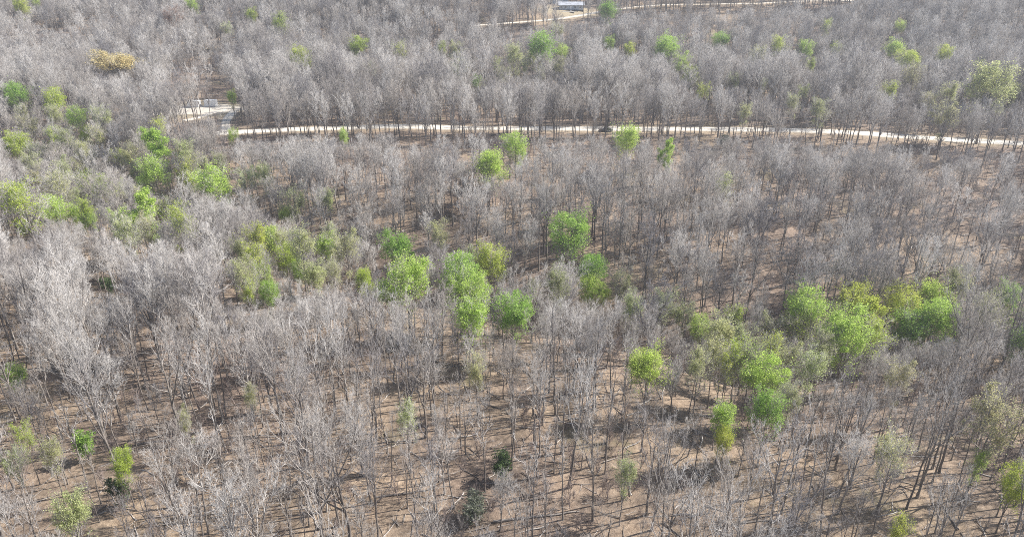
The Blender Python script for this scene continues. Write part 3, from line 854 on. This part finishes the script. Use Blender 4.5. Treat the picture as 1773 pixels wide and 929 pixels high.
# ------------------------------------------------------------------ where the bare trees stand
CELL = 3.5
xs = np.arange(-620, 620, CELL); ys = np.arange(34, 760, CELL)
cx, cy = np.meshgrid(xs, ys); cx, cy = cx.ravel(), cy.ravel()
cx = cx + rng.uniform(-.46, .46, len(cx)) * CELL; cy = cy + rng.uniform(-.46, .46, len(cy)) * CELL
cz = ground(cx, cy)
keep = np.abs(cx) < .80 * cy + 34
cx, cy, cz = cx[keep], cy[keep], cz[keep]
bpx, bpy_, bd = project(np.stack([cx, cy, cz], 1))
dens = .56 + .5 * (vnoise(cx, cy, 26, 41) - .5)
# denser on the left and far, opener on the tan floor at the bottom and on the middle slope
dens += .22 * np.clip((760 - bpx) / 500, 0, 1) * ((bpy_ > 380) & (bpy_ < 700))
dens += .12 * ((bpy_ < 212))
dens += .08 + .24 * (cy < 112) + .16 * ((cy > 88) & (cy < 122))
for gx0, gx1, gy0, gy1, gd in ((20, 170, 75, 130, .4), (300, 420, 125, 172, .6), (820, 930, 55, 85, .5), (1250, 1340, 20, 45, .4), (860, 960, 500, 560, .3)):
    dens -= gd * ((bpx > gx0) & (bpx < gx1) & (bpy_ > gy0) & (bpy_ < gy1))
dens -= .34 * ((cy > 322) & (cy < 352) & (cx > -70)) + .14 * (cy >= 352)
dens -= .17 * ((bpx > 560) & (bpy_ > 260) & (bpy_ < 580)) + .08 * ((bpx > 380) & (bpy_ > 740))
kp = rng.uniform(0, 1, len(cx)) < np.clip(dens, .12, .95)
for nm, (line, zr, wd) in ROADS.items():
    d, _ = dist_to(line, cx, cy)
    kp &= d > wd * .5 + 1.6
kp &= (((cx - YARD[0]) / 26) ** 2 + ((cy - YARD[1]) / 13) ** 2) > 1
kp &= ~((bpx > 312) & (bpx < 392) & (bpy_ > 172) & (bpy_ < 214) & (cy < 330))
kp &= (((cx - LAWN[0]) / 27) ** 2 + ((cy - LAWN[1]) / 21) ** 2) > 1
for p in PL:
    kp &= np.hypot(cx - p[0], cy - p[1]) > 2.6
cx, cy, cz = cx[kp], cy[kp], cz[kp]
N_T = len(cx)
u = rng.uniform(0, 1, N_T); q2 = rng.uniform(0, 1, N_T)
kind_ids = {k: [i for i, t in enumerate(BARE) if t['kind'] == k] for k in ('tall', 'broad', 'slender', 'sapling', 'tall_open', 'broad_open', 'slender_open')}
near = cy < 95 + 14 * (vnoise(cx, cy, 20, 61) - .5)
ti = np.empty(N_T, int)
for i in range(N_T):
    q = u[i]
    if near[i]: kd = ('tall_open' if q < .30 else 'broad_open' if q < .38 else 'slender_open' if q < .90 else 'sapling') if q2[i] < .94 else 'tall' if q < .6 else 'broad'
    else: kd = 'tall' if q < .44 else 'broad' if q < .64 else 'slender' if q < .93 else 'sapling'
    ti[i] = rng.choice(kind_ids[kd])
sc = rng.uniform(.60, .97, N_T)
sc = np.where((cy > 258) & (cy < 322) & (cx > -95), sc * 1.3, sc)          # taller stand on the flat above the road
sc = np.where(cy < 92, sc * .9, sc)
rz = rng.uniform(0, 6.283, N_T)
tx = rng.normal(0, .035, N_T); ty = rng.normal(0, .035, N_T)
big_lean = rng.uniform(0, 1, N_T) < .02
tx[big_lean] *= 5; ty[big_lean] *= 5
luck = rng.uniform(0, 1, N_T)
# trees that would stand in front of a leafing crown or the road are younger and lower; those still in the way are left out
for attempt in range(3):
    CH = np.array([t['ch'] for t in BARE])[ti] * sc; CR = np.array([t['cr'] for t in BARE])[ti] * sc
    LO = np.array([t['lo'] for t in BARE])[ti] * sc; HI = np.array([t['hi'] for t in BARE])[ti] * sc
    cpx, cpy, cd = project(np.stack([cx, cy, cz + CH], 1))
    crp = CR / cd * FPX
    _, lpy, _ = project(np.stack([cx, cy, cz + LO], 1)); _, tpy, _ = project(np.stack([cx, cy, cz + HI], 1))
    drop = np.zeros(N_T, bool)
    # leafing trees reach the light: few bare crowns stand in front of them
    for p in PL:
        ov = (cd < p[5] + 2) & (np.abs(cpx - p[2]) < (crp * .9 + p[4] * .85)) & (tpy < p[3] + p[4] * .18) & (lpy > p[3] - p[4] * .8)
        drop |= ov & (luck < (.995 if p[7] else .9))
    # the cleared strip below the road and in front of the yard and the house
    def strip(pixs, margin_up, margin_dn, prob, dmax):
        global drop
        pixs = np.array(pixs, float)
        ry = np.interp(cpx, pixs[:, 0], pixs[:, 1], left=-1e4, right=-1e4)
        drop |= (tpy < ry + margin_dn) & (lpy > ry - margin_up) & (cd < dmax) & (luck < prob) & (ry > -1e3)
    strip([(385, 228), (520, 223), (700, 218), (900, 222), (1100, 222), (1300, 223), (1500, 232), (1700, 244), (1800, 251)], 9, 9, .99, 240)
    strip([(300, 205), (345, 180), (410, 180)], 6, 16, .96, 290)
    strip([(374, 206), (416, 206)], 22, 22, .9, 276)
    strip([(860, 41), (950, 37), (1020, 25), (1075, 13), (1200, 8), (1400, 5), (1480, 0)], 3, 4, .93, 445)
    strip([(962, 14), (1012, 12)], 14, 8, .97, 480)
    if attempt < 2: sc = np.where(drop, sc * .66, sc)
sel = ~drop
arrs = [a[sel] for a in (cx, cy, cz, ti, sc, rz, tx, ty, CH, CR, cpx, cpy, cd, crp, tpy, lpy, luck)]
cx, cy, cz, ti, sc, rz, tx, ty, CH, CR, cpx, cpy, cd, crp, tpy, lpy, luck = arrs
fpx, fpy, fd = project(np.stack([cx, cy, cz], 1))
N_T = len(cx)
in_view = (cpx > 10) & (cpx < W - 5) & (cpy > 0) & (cpy < H - 14)
size = np.where(in_view, (fpy - tpy) * np.maximum(crp, 4) ** .35, 0)
order = np.argsort(-size)
single = order[:300]
is_single = np.zeros(N_T, bool); is_single[single] = True
print('bare trees', N_T, 'in view', int(in_view.sum()))

# labels for the single trees: nearest landmark, side of it, rank
LM = np.array([(a, b) for a, b, _ in LANDMARK])
lm_of = np.argmin(np.hypot((cpx[:, None] - LM[None, :, 0]), (cpy[:, None] - LM[None, :, 1])), 1)
dx = cpx - LM[lm_of, 0]; dy = cpy - LM[lm_of, 1]
side = np.where(np.abs(dx) > np.abs(dy) * 1.1, np.where(dx < 0, 0, 1), np.where(dy < 0, 2, 3))
SIDE = ['left of', 'right of', 'behind', 'in front of']
dist = np.hypot(dx, dy)
ORD = ['nearest', 'second nearest', 'third nearest', 'fourth nearest', 'fifth nearest', 'sixth nearest', 'seventh nearest', 'eighth nearest', 'ninth nearest', 'tenth nearest']
ORD += [w + ' nearest' for w in 'eleventh twelfth thirteenth fourteenth fifteenth sixteenth seventeenth eighteenth nineteenth twentieth'.split()]
ORD += ['twenty-' + w + ' nearest' for w in 'first second third fourth fifth sixth seventh eighth ninth'.split()]
ORD += ['thirtieth nearest'] + ['thirty-' + w + ' nearest' for w in 'first second third fourth fifth sixth seventh eighth ninth'.split()]
ORD += ['fortieth nearest'] + ['forty-' + w + ' nearest' for w in 'first second third fourth fifth sixth seventh eighth ninth'.split()]
rank = {}
for l in range(len(LM)):
    for s_ in range(4):
        ids = np.where((lm_of == l) & (side == s_) & is_single)[0]
        for k, i in enumerate(ids[np.argsort(dist[ids])]): rank[i] = k
WORD = {'tall': 'tall grey bare tree', 'broad': 'wide-crowned grey bare tree', 'slender': 'slender grey bare tree', 'sapling': 'young thin bare tree',
        'tall_open': 'tall thin-crowned grey bare tree', 'broad_open': 'spreading open-crowned grey bare tree', 'slender_open': 'slender pole-like grey bare tree'}
pale = (luck > .97) | ((fpx < 640) & (rng.uniform(0, 1, N_T) < .07))  # a few pale trees anywhere; extra ones at left have sunlight painted as pale bark
for i in single:
    t = BARE[ti[i]]
    w = WORD[t['kind']]
    if pale[i]: w = w.replace('grey', 'whitish')
    e = empty('bare_tree', (cx[i], cy[i], cz[i] - .1), 0)
    e.rotation_euler = (tx[i], ty[i], rz[i]); e.scale = (sc[i],) * 3
    tag(e, '%s, %s %s %s' % (w, ORD[min(rank[i], len(ORD) - 1)], SIDE[side[i]], LANDMARK[lm_of[i]][2]), 'tree', 'bare trees in the foreground wood')
    a = obj('trunk', t['m_trunk'], e); b = obj('branches', t['m_branch'], e)
    if pale[i]:
        for o_, k_, mt in ((a, 0, 'pale_trunk'), (b, 0, 'pale_branch'), (b, 1, 'pale_trunk')):
            o_.material_slots[k_].link = 'OBJECT'; o_.material_slots[k_].material = MAT[mt]

# ------------------------------------------------------------------ the wood beyond: one mass of instances
def scatter(name, pts, which, scl, rot, protos, label, cat):
    me = bpy.data.meshes.new(name)
    me.vertices.add(len(pts)); me.vertices.foreach_set('co', np.asarray(pts, np.float32).ravel())
    a = me.attributes.new('pick', 'INT', 'POINT'); a.data.foreach_set('value', np.asarray(which, np.int32))
    a = me.attributes.new('grow', 'FLOAT', 'POINT'); a.data.foreach_set('value', np.asarray(scl, np.float32))
    a = me.attributes.new('turn', 'FLOAT_VECTOR', 'POINT'); a.data.foreach_set('vector', np.asarray(rot, np.float32).ravel())
    o = obj(name, me)
    ng = bpy.data.node_groups.new(name, 'GeometryNodeTree')
    ng.interface.new_socket('Geometry', in_out='INPUT', socket_type='NodeSocketGeometry')
    ng.interface.new_socket('Geometry', in_out='OUTPUT', socket_type='NodeSocketGeometry')
    N, L = ng.nodes, ng.links
    gi, go = N.new('NodeGroupInput'), N.new('NodeGroupOutput')
    iop = N.new('GeometryNodeInstanceOnPoints'); iop.inputs['Pick Instance'].default_value = True
    join = N.new('GeometryNodeJoinGeometry')
    for p in reversed(protos):
        src = bpy.data.objects.new('wood_source', p)             # not linked to the scene: only its mesh is used
        oi = N.new('GeometryNodeObjectInfo'); oi.inputs['Object'].default_value = src
        gti = N.new('GeometryNodeGeometryToInstance')
        L.new(oi.outputs['Geometry'], gti.inputs[0]); L.new(gti.outputs[0], join.inputs[0])
    def named(nm, tp):
        q = N.new('GeometryNodeInputNamedAttribute'); q.data_type = tp; q.inputs[0].default_value = nm
        return next(s for s in q.outputs if s.enabled and s.name == 'Attribute')
    L.new(gi.outputs[0], iop.inputs['Points']); L.new(join.outputs[0], iop.inputs['Instance'])
    L.new(named('pick', 'INT'), iop.inputs['Instance Index']); L.new(named('grow', 'FLOAT'), iop.inputs['Scale'])
    e2r = N.new('FunctionNodeEulerToRotation'); L.new(named('turn', 'FLOAT_VECTOR'), e2r.inputs[0]); L.new(e2r.outputs[0], iop.inputs['Rotation'])
    L.new(iop.outputs[0], go.inputs[0])
    md = o.modifiers.new('wood', 'NODES'); md.node_group = ng
    return tag(o, label, cat, kind='stuff')

rest = ~is_single
scatter('bare_wood', np.stack([cx, cy, cz - .1], 1)[rest], ti[rest], sc[rest], np.stack([tx, ty, rz], 1)[rest],
        [t['m_all'] for t in BARE], 'grey leafless wood covering the slopes behind the nearest trees', 'wood')

# brush and fallen twigs on the forest floor
br_protos = []
for k in range(3):
    t = grow(950 + k, height=2.6 + k * .8, r0=.03, crown=.1, limbs=8, limb_len=.34, ang=(25, 70), nb=4, ntw=3, nf=1, fork=1, twig=.010)
    gb = Geo(); put_trunk(gb, t, 0, 4); put_branches(gb, t, 0)
    br_protos.append(gb.mesh('brush', [MAT['brush']]))
nb_ = 14000
by = 40 + 330 * rng.uniform(0, 1, nb_) ** .75; bx = rng.uniform(-1, 1, nb_) * (by * .8 + 25)
kb = vnoise(bx, by, 14, 51) + rng.uniform(-.3, .3, nb_) > .52
for nm, (line, zr, wd) in ROADS.items():
    d, _ = dist_to(line, bx, by); kb &= d > wd * .5 + 1.0
kb &= (((bx - YARD[0]) / 26) ** 2 + ((by - YARD[1]) / 13) ** 2) > 1
bx, by = bx[kb], by[kb]; nb_ = len(bx)
scatter('underbrush', np.stack([bx, by, ground(bx, by) - .05], 1), rng.integers(0, 3, nb_), rng.uniform(.25, 1.0, nb_) ** 1.2,
        np.stack([rng.normal(0, .2, nb_), rng.normal(0, .2, nb_), rng.uniform(0, 6.28, nb_)], 1), br_protos,
        'thin brown underbrush scattered over the leaf litter', 'underbrush')

# sticks and fallen branches lying in the litter
st_protos = []
for k in range(5):
    r = np.random.default_rng(70 + k)
    n = 5; t = np.linspace(-.5, .5, n)
    P = np.stack([t * (1.6 + .5 * k), r.normal(0, .06, n), np.abs(r.normal(0, .03, n)) + .03], 1)[None]
    RR = np.linspace(.05 + .012 * k, .018, n)[None]
    gb = Geo(); gb.tubes(P, RR, 4)
    BP_, BR_ = sprout(r, P, RR, 4, .25, .95, (25, 60), lambda tt, pi: np.full(len(tt), .5 + .12 * k), 3, .05, .1, .5, .008, .012)
    gb.tubes(BP_, BR_, 3)
    st_protos.append(gb.mesh('sticks', [MAT['log' if k % 3 == 0 else 'trunk']]))
ns_ = 9000
sy = 40 + 230 * rng.uniform(0, 1, ns_) ** .8; sx = rng.uniform(-1, 1, ns_) * (sy * .8 + 25)
ks = np.ones(ns_, bool)
for nm, (line, zr, wd) in ROADS.items():
    d, _ = dist_to(line, sx, sy); ks &= d > wd * .5 + .6
sx, sy = sx[ks], sy[ks]; ns_ = len(sx)
scatter('fallen_sticks', np.stack([sx, sy, ground(sx, sy) + .02], 1), rng.integers(0, 5, ns_), rng.uniform(.5, 1.5, ns_),
        np.stack([rng.normal(0, .05, ns_), rng.normal(0, .05, ns_), rng.uniform(0, 6.28, ns_)], 1), st_protos,
        'broken sticks and small fallen branches lying on the leaf litter', 'sticks')

# ------------------------------------------------------------------ fallen logs
LOGS = [(1738, 432, 9.0, .16, 10, 'pale fallen log near the right edge on the upper slope'),
        (1212, 520, 9.5, .20, 22, 'dark fallen log on the brown slope right of centre'),
        (1365, 492, 10., .22, 20, 'long fallen log on the brown slope behind the green band'),
        (1312, 548, 8.0, .17, 15, 'fallen grey log on the brown slope above the green band middle'),
        (700, 858, 7.0, .15, 14, 'fallen branch log on tan leaf litter at bottom left of centre'),
        (930, 898, 11., .18, 9, 'long dark tapering shape at the bottom edge right of the grey shrub'),  # dark tapering tube lying along the ground
        (290, 765, 8.0, .16, 14, 'fallen dark log on leaf litter at lower left'),
        (1330, 902, 8.0, .13, 6, 'thin fallen log near the bottom edge at right'),
        (345, 880, 7.5, .15, 16, 'fallen dark log near the bottom edge at left'),
        (372, 163, 7.0, .20, -4, 'pale fallen log behind the two white containers'),
        (1518, 41, 5.0, .35, -20, 'white fallen log on the far hillside at upper right'),
        (500, 600, 6.0, .13, 12, 'thin fallen log among white bare trees left of centre')]
for k, (px, py, L_, r_, rot, lab) in enumerate(LOGS):
    b = at(px, py)
    r = np.random.default_rng(60 + k)
    n = 9
    t = np.linspace(-.5, .5, n) * L_
    dirx, diry = math.cos(R(rot)), math.sin(R(rot))
    X = b[0] + t * dirx + r.normal(0, .05, n); Y = b[1] + t * diry + r.normal(0, .05, n)
    Z = ground(X, Y) + r_ * .75; Z = (Z + np.roll(Z, 1) + np.roll(Z, -1)) / 3; Z[0] = Z[1]; Z[-1] = Z[-2]
    P = (np.stack([X, Y, Z], 1) - b)[None]
    Rr = np.linspace(r_, r_ * .45, n)[None]
    e = empty('fallen_log', b)
    tag(e, lab, 'log', 'fallen logs')
    mt = MAT['log'] if lab.startswith(('pale', 'white')) else MAT['trunk']
    gg = Geo(); gg.tubes(P, Rr, 8)
    obj('trunk', gg.mesh('trunk', [mt]), e)
    SPp, SR = sprout(r, P, Rr, 5, .35, .98, (35, 70), lambda tt, pi: np.full(len(tt), L_ * .13), 4, .05, .1, .45, .01, .03)
    for q in range(len(SPp)):
        gs = Geo(); gs.tubes(SPp[q:q + 1], SR[q:q + 1], 4)
        obj('branch', gs.mesh('branch', [mt]), e)

# ------------------------------------------------------------------ two white containers in the yard
def container(px, py, rot, label):
    b = at(px, py)
    e = empty('shipping_container', (b[0], b[1], b[2] + .02), R(rot))
    tag(e, label, 'container', 'white containers in the gravel yard')
    L_, D_, Z_ = 4.9, 2.4, 2.6
    g = Geo()
    for z0, z1 in ((.0, .16), (Z_ - .12, Z_)):
        for y0 in (-D_ / 2, D_ / 2 - .12): g.box(-L_ / 2, L_ / 2, y0, y0 + .12, z0, z1)
        for x0 in (-L_ / 2, L_ / 2 - .12): g.box(x0, x0 + .12, -D_ / 2 + .121, D_ / 2 - .121, z0, z1)
    for x0 in (-L_ / 2, L_ / 2 - .14):
        for y0 in (-D_ / 2, D_ / 2 - .14): g.box(x0 - .004, x0 + .144, y0 - .004, y0 + .144, .161, Z_ - .121)
    obj('frame', g.mesh('frame', [MAT['white']], False), e)
    for yy, s_ in ((-D_ / 2 + .05, -1), (D_ / 2 - .05, 1)):              # corrugated long walls
        nseg = 40
        xx = np.linspace(-L_ / 2 + .13, L_ / 2 - .13, nseg + 1)
        dep = np.where((np.arange(nseg + 1) // 2) % 2 == 0, 0, .045) * s_
        V = [(x, yy - s_ * .03 + d, z) for z in (.16, Z_ - .12) for x, d in zip(xx, dep)]
        F = [(k, k + 1, nseg + 2 + k, nseg + 1 + k) for k in range(nseg)]
        g = Geo(); g.quads(V, F); obj('side_wall', g.mesh('side_wall', [MAT['white']], False), e)
    g = Geo(); g.box(-L_ / 2 + .02, L_ / 2 - .02, -D_ / 2 + .02, D_ / 2 - .02, Z_ - .06, Z_ + .015)
    for k in range(9): g.box(-L_ / 2 + .25 + k * .48, -L_ / 2 + .45 + k * .48, -D_ / 2 + .15, D_ / 2 - .15, Z_ + .016, Z_ + .04)
    obj('roof', g.mesh('roof', [MAT['white']], False), e)
    g = Geo(); g.box(-L_ / 2 + .03, -L_ / 2 + .07, -D_ / 2 + .145, D_ / 2 - .145, .165, Z_ - .125)
    obj('end_wall', g.mesh('end_wall', [MAT['white']], False), e)
    for s_ in (-1, 1):                                                   # doors on the sunny end
        g = Geo(); g.box(L_ / 2 - .07, L_ / 2 - .02, min(.01 * s_, s_ * (D_ / 2 - .15)), max(.01 * s_, s_ * (D_ / 2 - .15)), .17, Z_ - .13)
        dr = obj('door', g.mesh('door', [MAT['white']], False), e)
        for q in (.3, .8):
            P = np.array([[[L_ / 2 + .01, s_ * q, .2], [L_ / 2 + .01, s_ * q, Z_ - .16]]])
            g = Geo(); g.tubes(P, np.full((1, 2), .022), 6)
            obj('lock_rod', g.mesh('lock_rod', [MAT['steel']]), dr)
container(337, 185, -4, 'left of the two white containers in the gravel yard at upper left')
container(366, 184, -2, 'right of the two white containers in the gravel yard at upper left')

# ------------------------------------------------------------------ house at the top edge
hb = at(990, 20)
def house():
    e = empty('house', (hb[0], hb[1] + 5, hb[2]), R(-3))
    tag(e, 'long pale-roofed house on tan lawn, cut by the top edge of the picture', 'house')
    L_, D_, Wl = 15.0, 7.0, 2.5
    g = Geo(); g.box(-L_ / 2, L_ / 2, -D_ / 2, D_ / 2, .5, .5 + Wl); obj('wall', g.mesh('wall', [MAT['siding']], False), e)
    g = Geo(); g.box(-L_ / 2 - .05, L_ / 2 + .05, -D_ / 2 - .05, D_ / 2 + .05, -.5, .498); obj('skirting', g.mesh('skirting', [MAT['dark']], False), e)  # near-black colour stands for the shade along the foot of the house
    g = Geo()
    oh, zr = .6, .5 + Wl + 1.9
    ze = .5 + Wl + .02
    V = []
    for x in (-L_ / 2 - oh, L_ / 2 + oh):
        V += [(x, -D_ / 2 - oh, ze), (x, 0, zr), (x, D_ / 2 + oh, ze), (x, -D_ / 2 - oh, ze + .14), (x, 0, zr + .14), (x, D_ / 2 + oh, ze + .14)]
    g.quads(V, [(3, 9, 10, 4), (4, 10, 11, 5), (1, 7, 6, 0), (2, 8, 7, 1), (0, 6, 9, 3), (5, 11, 8, 2), (0, 3, 4, 1), (1, 4, 5, 2), (7, 10, 9, 6), (8, 11, 10, 7)])
    rf = obj('roof', g.mesh('roof', [MAT['roof']], False), e)
    g = Geo(); g.box(3, 3.6, .8, 1.4, zr - 1.2, zr + .7); obj('chimney', g.mesh('chimney', [MAT['dark']], False), rf)
    g = Geo(); V = []
    for x in (-L_ / 2 + .01, L_ / 2 - .01): V += [(x, -D_ / 2, .5 + Wl), (x, D_ / 2, .5 + Wl), (x, 0, zr - .02)]
    g.tris(V, [(0, 2, 1), (3, 4, 5)]); obj('gable', g.mesh('gable', [MAT['siding']], False), e)
    for x in (-6.2, -3.6, 2.4, 5.6):
        g = Geo(); g.box(x - .6, x + .6, -D_ / 2 - .04, -D_ / 2 + .02, 1.35, 2.6)
        w = obj('window', g.mesh('window', [MAT['glass']], False), e)
        g = Geo()
        for a_, b_, c_, d_ in ((x - .72, x + .72, 2.601, 2.72), (x - .72, x + .72, 1.23, 1.349), (x - .72, x - .601, 1.3495, 2.6005), (x + .601, x + .72, 1.3495, 2.6005), (x - .03, x + .03, 1.351, 2.599)):
            g.box(a_, b_, -D_ / 2 - .07, -D_ / 2 - .002, c_, d_)
        obj('frame', g.mesh('frame', [MAT['trim']], False), w)
    g = Geo(); g.box(-.9, .1, -D_ / 2 - .05, -D_ / 2 + .02, .52, 2.6); dr = obj('door', g.mesh('door', [MAT['trim']], False), e)
    g = Geo(); g.box(-.02, .04, -D_ / 2 - .11, -D_ / 2 - .052, 1.45, 1.57); obj('handle', g.mesh('handle', [MAT['steel']], False), dr)
    g = Geo(); g.box(-3, 3.4, -D_ / 2 - 2.0, -D_ / 2 - .06, .28, .44)
    for x in (-2.9, .2, 3.2): g.box(x, x + .12, -D_ / 2 - 1.95, -D_ / 2 - 1.83, -.5, .279)
    obj('porch_deck', g.mesh('porch_deck', [MAT['dark']], False), e)
    for k in range(3):
        g = Geo(); g.box(-1, .2, -D_ / 2 - 2.3 - k * .3, -D_ / 2 - 2.01 - k * .3, -.4, .2 - k * .15); obj('step', g.mesh('step', [MAT['concrete']], False), e)
house()
pb = hb + np.array([-2.5, -3.2, 0])
g = Geo(); g.box(-4.2, 4.2, -.7, .7, -.3, .1)
pz = float(ground(pb[0], pb[1]))
o = obj('walkway', g.mesh('walkway', [MAT['concrete']], False), loc=(pb[0], pb[1], pz + .12)); tag(o, kind='structure')

sb = at(985, 4)
def back_shed():
    e = empty('shed', (hb[0] - 6, hb[1] + 22, float(ground(hb[0] - 6, hb[1] + 22))), R(4))
    tag(e, 'dark roofed outbuilding behind the pale-roofed house at the top edge', 'shed')
    g = Geo(); g.box(-5, 5, -3, 3, -.6, 2.6); obj('wall', g.mesh('wall', [MAT['siding']], False), e)
    V = []
    for x in (-5.5, 5.5): V += [(x, -3.5, 2.62), (x, 0, 4.3), (x, 3.5, 2.62), (x, -3.5, 2.75), (x, 0, 4.43), (x, 3.5, 2.75)]
    g = Geo(); g.quads(V, [(3, 9, 10, 4), (4, 10, 11, 5), (1, 7, 6, 0), (2, 8, 7, 1), (0, 6, 9, 3), (5, 11, 8, 2), (0, 3, 4, 1), (1, 4, 5, 2), (7, 10, 9, 6), (8, 11, 10, 7)])
    obj('roof', g.mesh('roof', [MAT['shingle']], False), e)
    g = Geo(); V = []
    for x in (-4.99, 4.99): V += [(x, -3, 2.6), (x, 3, 2.6), (x, 0, 4.28)]
    g.tris(V, [(0, 2, 1), (3, 4, 5)]); obj('gable', g.mesh('gable', [MAT['siding']], False), e)
    g = Geo(); g.box(-1.5, 1.5, -3.05, -2.98, -.3, 2.2); obj('door', g.mesh('door', [MAT['trim']], False), e)
back_shed()

# white pickup parked by the upper road
def pickup():
    b = at(1066, 14)
    e = empty('pickup_truck', (b[0] + 1, b[1] + 1.5, float(ground(b[0] + 1, b[1] + 1.5)) + .02), R(12))
    tag(e, 'small white pickup parked beside the upper road, right of the house', 'truck')
    # side profile pulled to width, cab narrower towards the roof
    prof = [(-2.65, .55), (-2.65, 1.05), (-.35, 1.08), (-.2, 1.1), (.15, 1.72), (1.0, 1.74), (1.55, 1.12), (2.55, 1.0), (2.7, .8), (2.7, .5)]
    V, F = [], []
    for y, s_ in ((-.92, 1), (.92, 1)):
        V += [(x, y * (.86 if z > 1.3 else 1), z) for x, z in prof]
    n = len(prof)
    for k in range(n): F.append((k, (k + 1) % n, n + (k + 1) % n, n + k))
    g = Geo(); g.quads(V, F)
    me = g.mesh('body', [MAT['white']], False)
    import bmesh
    bm = bmesh.new(); bm.from_mesh(me); bm.verts.ensure_lookup_table()
    bm.faces.new([bm.verts[k] for k in range(n)][::-1]); bm.faces.new([bm.verts[n + k] for k in range(n)])
    bmesh.ops.recalc_face_normals(bm, faces=bm.faces); bm.to_mesh(me); bm.free()
    body = obj('body', me, e)
    for s_ in (-1, 1):
        g = Geo(); V = [(.1, s_ * .86, 1.2), (1.3, s_ * .88, 1.2), (.95, s_ * .805, 1.66), (.25, s_ * .805, 1.66)]
        g.quads([(x, y + s_ * .02, z) for x, y, z in V], [(0, 1, 2, 3)]); obj('side_window', g.mesh('side_window', [MAT['glass']], False), e)
        g = Geo(); g.box(2.66, 2.73, s_ * .72 - .14, s_ * .72 + .14, .72, .88); obj('headlight', g.mesh('headlight', [MAT['trim']], False), e)
        for x in (-1.7, 1.75):
            P = np.array([[[x, s_ * .80, .36], [x, s_ * .80, .36]]]); P[0, 1, 1] += s_ * .2; P[0, 0, 1] -= s_ * .05
            g = Geo(); g.tubes(P, np.full((1, 2), .36), 16)
            th = np.arange(16) * math.pi / 8
            yy = P[0, 1, 1]
            g.tris(np.vstack([[(x, yy, .36)], np.stack([x + .36 * np.cos(th), np.full(16, yy), .36 + .36 * np.sin(th)], 1)]), [(0, 1 + k, 1 + (k + 1) % 16) for k in range(16)])
            w = obj('wheel', g.mesh('wheel', [MAT['rubber']], False), e)
            g = Geo(); g.tris(np.vstack([[(x, yy + s_ * .012, .36)], np.stack([x + .2 * np.cos(th), np.full(16, yy + s_ * .006), .36 + .2 * np.sin(th)], 1)]), [(0, 1 + k, 1 + (k + 1) % 16) for k in range(16)])
            obj('rim', g.mesh('rim', [MAT['steel']], False), w)
    g = Geo(); g.quads([(1.12, -.76, 1.66), (1.12, .76, 1.66), (1.56, .84, 1.18), (1.56, -.84, 1.18)], [(0, 1, 2, 3)]); obj('windscreen', g.mesh('windscreen', [MAT['glass']], False), e)
pickup()

# ------------------------------------------------------------------ dark heap of rock and brush on the near edge of the road
def heap():
    b = at(1050, 228)
    e = empty('rubble_heap', b)
    tag(e, 'dark grey heap of rock and brush on the edge of the gravel road', 'heap')
    r = np.random.default_rng(3)
    ico = [(0, 0, 1), (.89, 0, .45), (.28, .85, .45), (-.72, .53, .45), (-.72, -.53, .45), (.28, -.85, .45), (.72, .53, -.45), (-.28, .85, -.45), (-.89, 0, -.45), (-.28, -.85, -.45), (.72, -.53, -.45), (0, 0, -1)]
    fc = [(0, 1, 2), (0, 2, 3), (0, 3, 4), (0, 4, 5), (0, 5, 1), (1, 6, 2), (2, 7, 3), (3, 8, 4), (4, 9, 5), (5, 10, 1), (6, 7, 2), (7, 8, 3), (8, 9, 4), (9, 10, 5), (10, 6, 1), (6, 11, 7), (7, 11, 8), (8, 11, 9), (9, 11, 10), (10, 11, 6)]
    for k in range(34):
        a, q = r.uniform(0, 6.28), r.uniform(0, 1) ** .6
        x, y = 2.7 * q * math.cos(a), 1.5 * q * math.sin(a)
        s_ = r.uniform(.35, .75)
        z = float(ground(b[0] + x, b[1] + y)) - b[2] + (1 - q) * 1.35 + s_ * .25
        V = np.array(ico) * r.uniform(.7, 1.3, (12, 3)) * s_ * np.array([1.1, 1, .8]) + np.array([x, y, z])
        g = Geo(); g.tris(V, fc); obj('rock', g.mesh('rock', [MAT['stone']], False), e)
    t = grow(77, height=3.0, r0=.05, crown=.1, limbs=12, limb_len=.5, ang=(40, 85), nb=5, ntw=3, nf=1, fork=2, twig=.012)
    g = Geo(); put_trunk(g, t, 0, 4); put_branches(g, t, 0)
    o = obj('brush', g.mesh('brush', [MAT['dark_trunk']]), e); o.scale = (1.2, .8, .8)
heap()

# ------------------------------------------------------------------ haze
def haze():
    m = bpy.data.materials.new('thin_spring_haze'); m.use_nodes = True
    n = m.node_tree; n.nodes.clear()
    out = n.nodes.new('ShaderNodeOutputMaterial'); pv = n.nodes.new('ShaderNodeVolumePrincipled')
    pv.inputs['Color'].default_value = (.88, .92, 1.0, 1)
    pv.inputs['Density'].default_value = .00031
    pv.inputs['Anisotropy'].default_value = .2
    n.links.new(pv.outputs[0], out.inputs['Volume'])
    zlo, zhi = float(GZ.min()) - 1.5, float(GZ.max()) + 45
    g = Geo(); g.box(-3400, 3400, -1700, 4000, zlo, zhi)
    o = obj('haze', g.mesh('haze', [m], False)); tag(o, kind='stuff')
    o.display_type = 'WIRE'
haze()
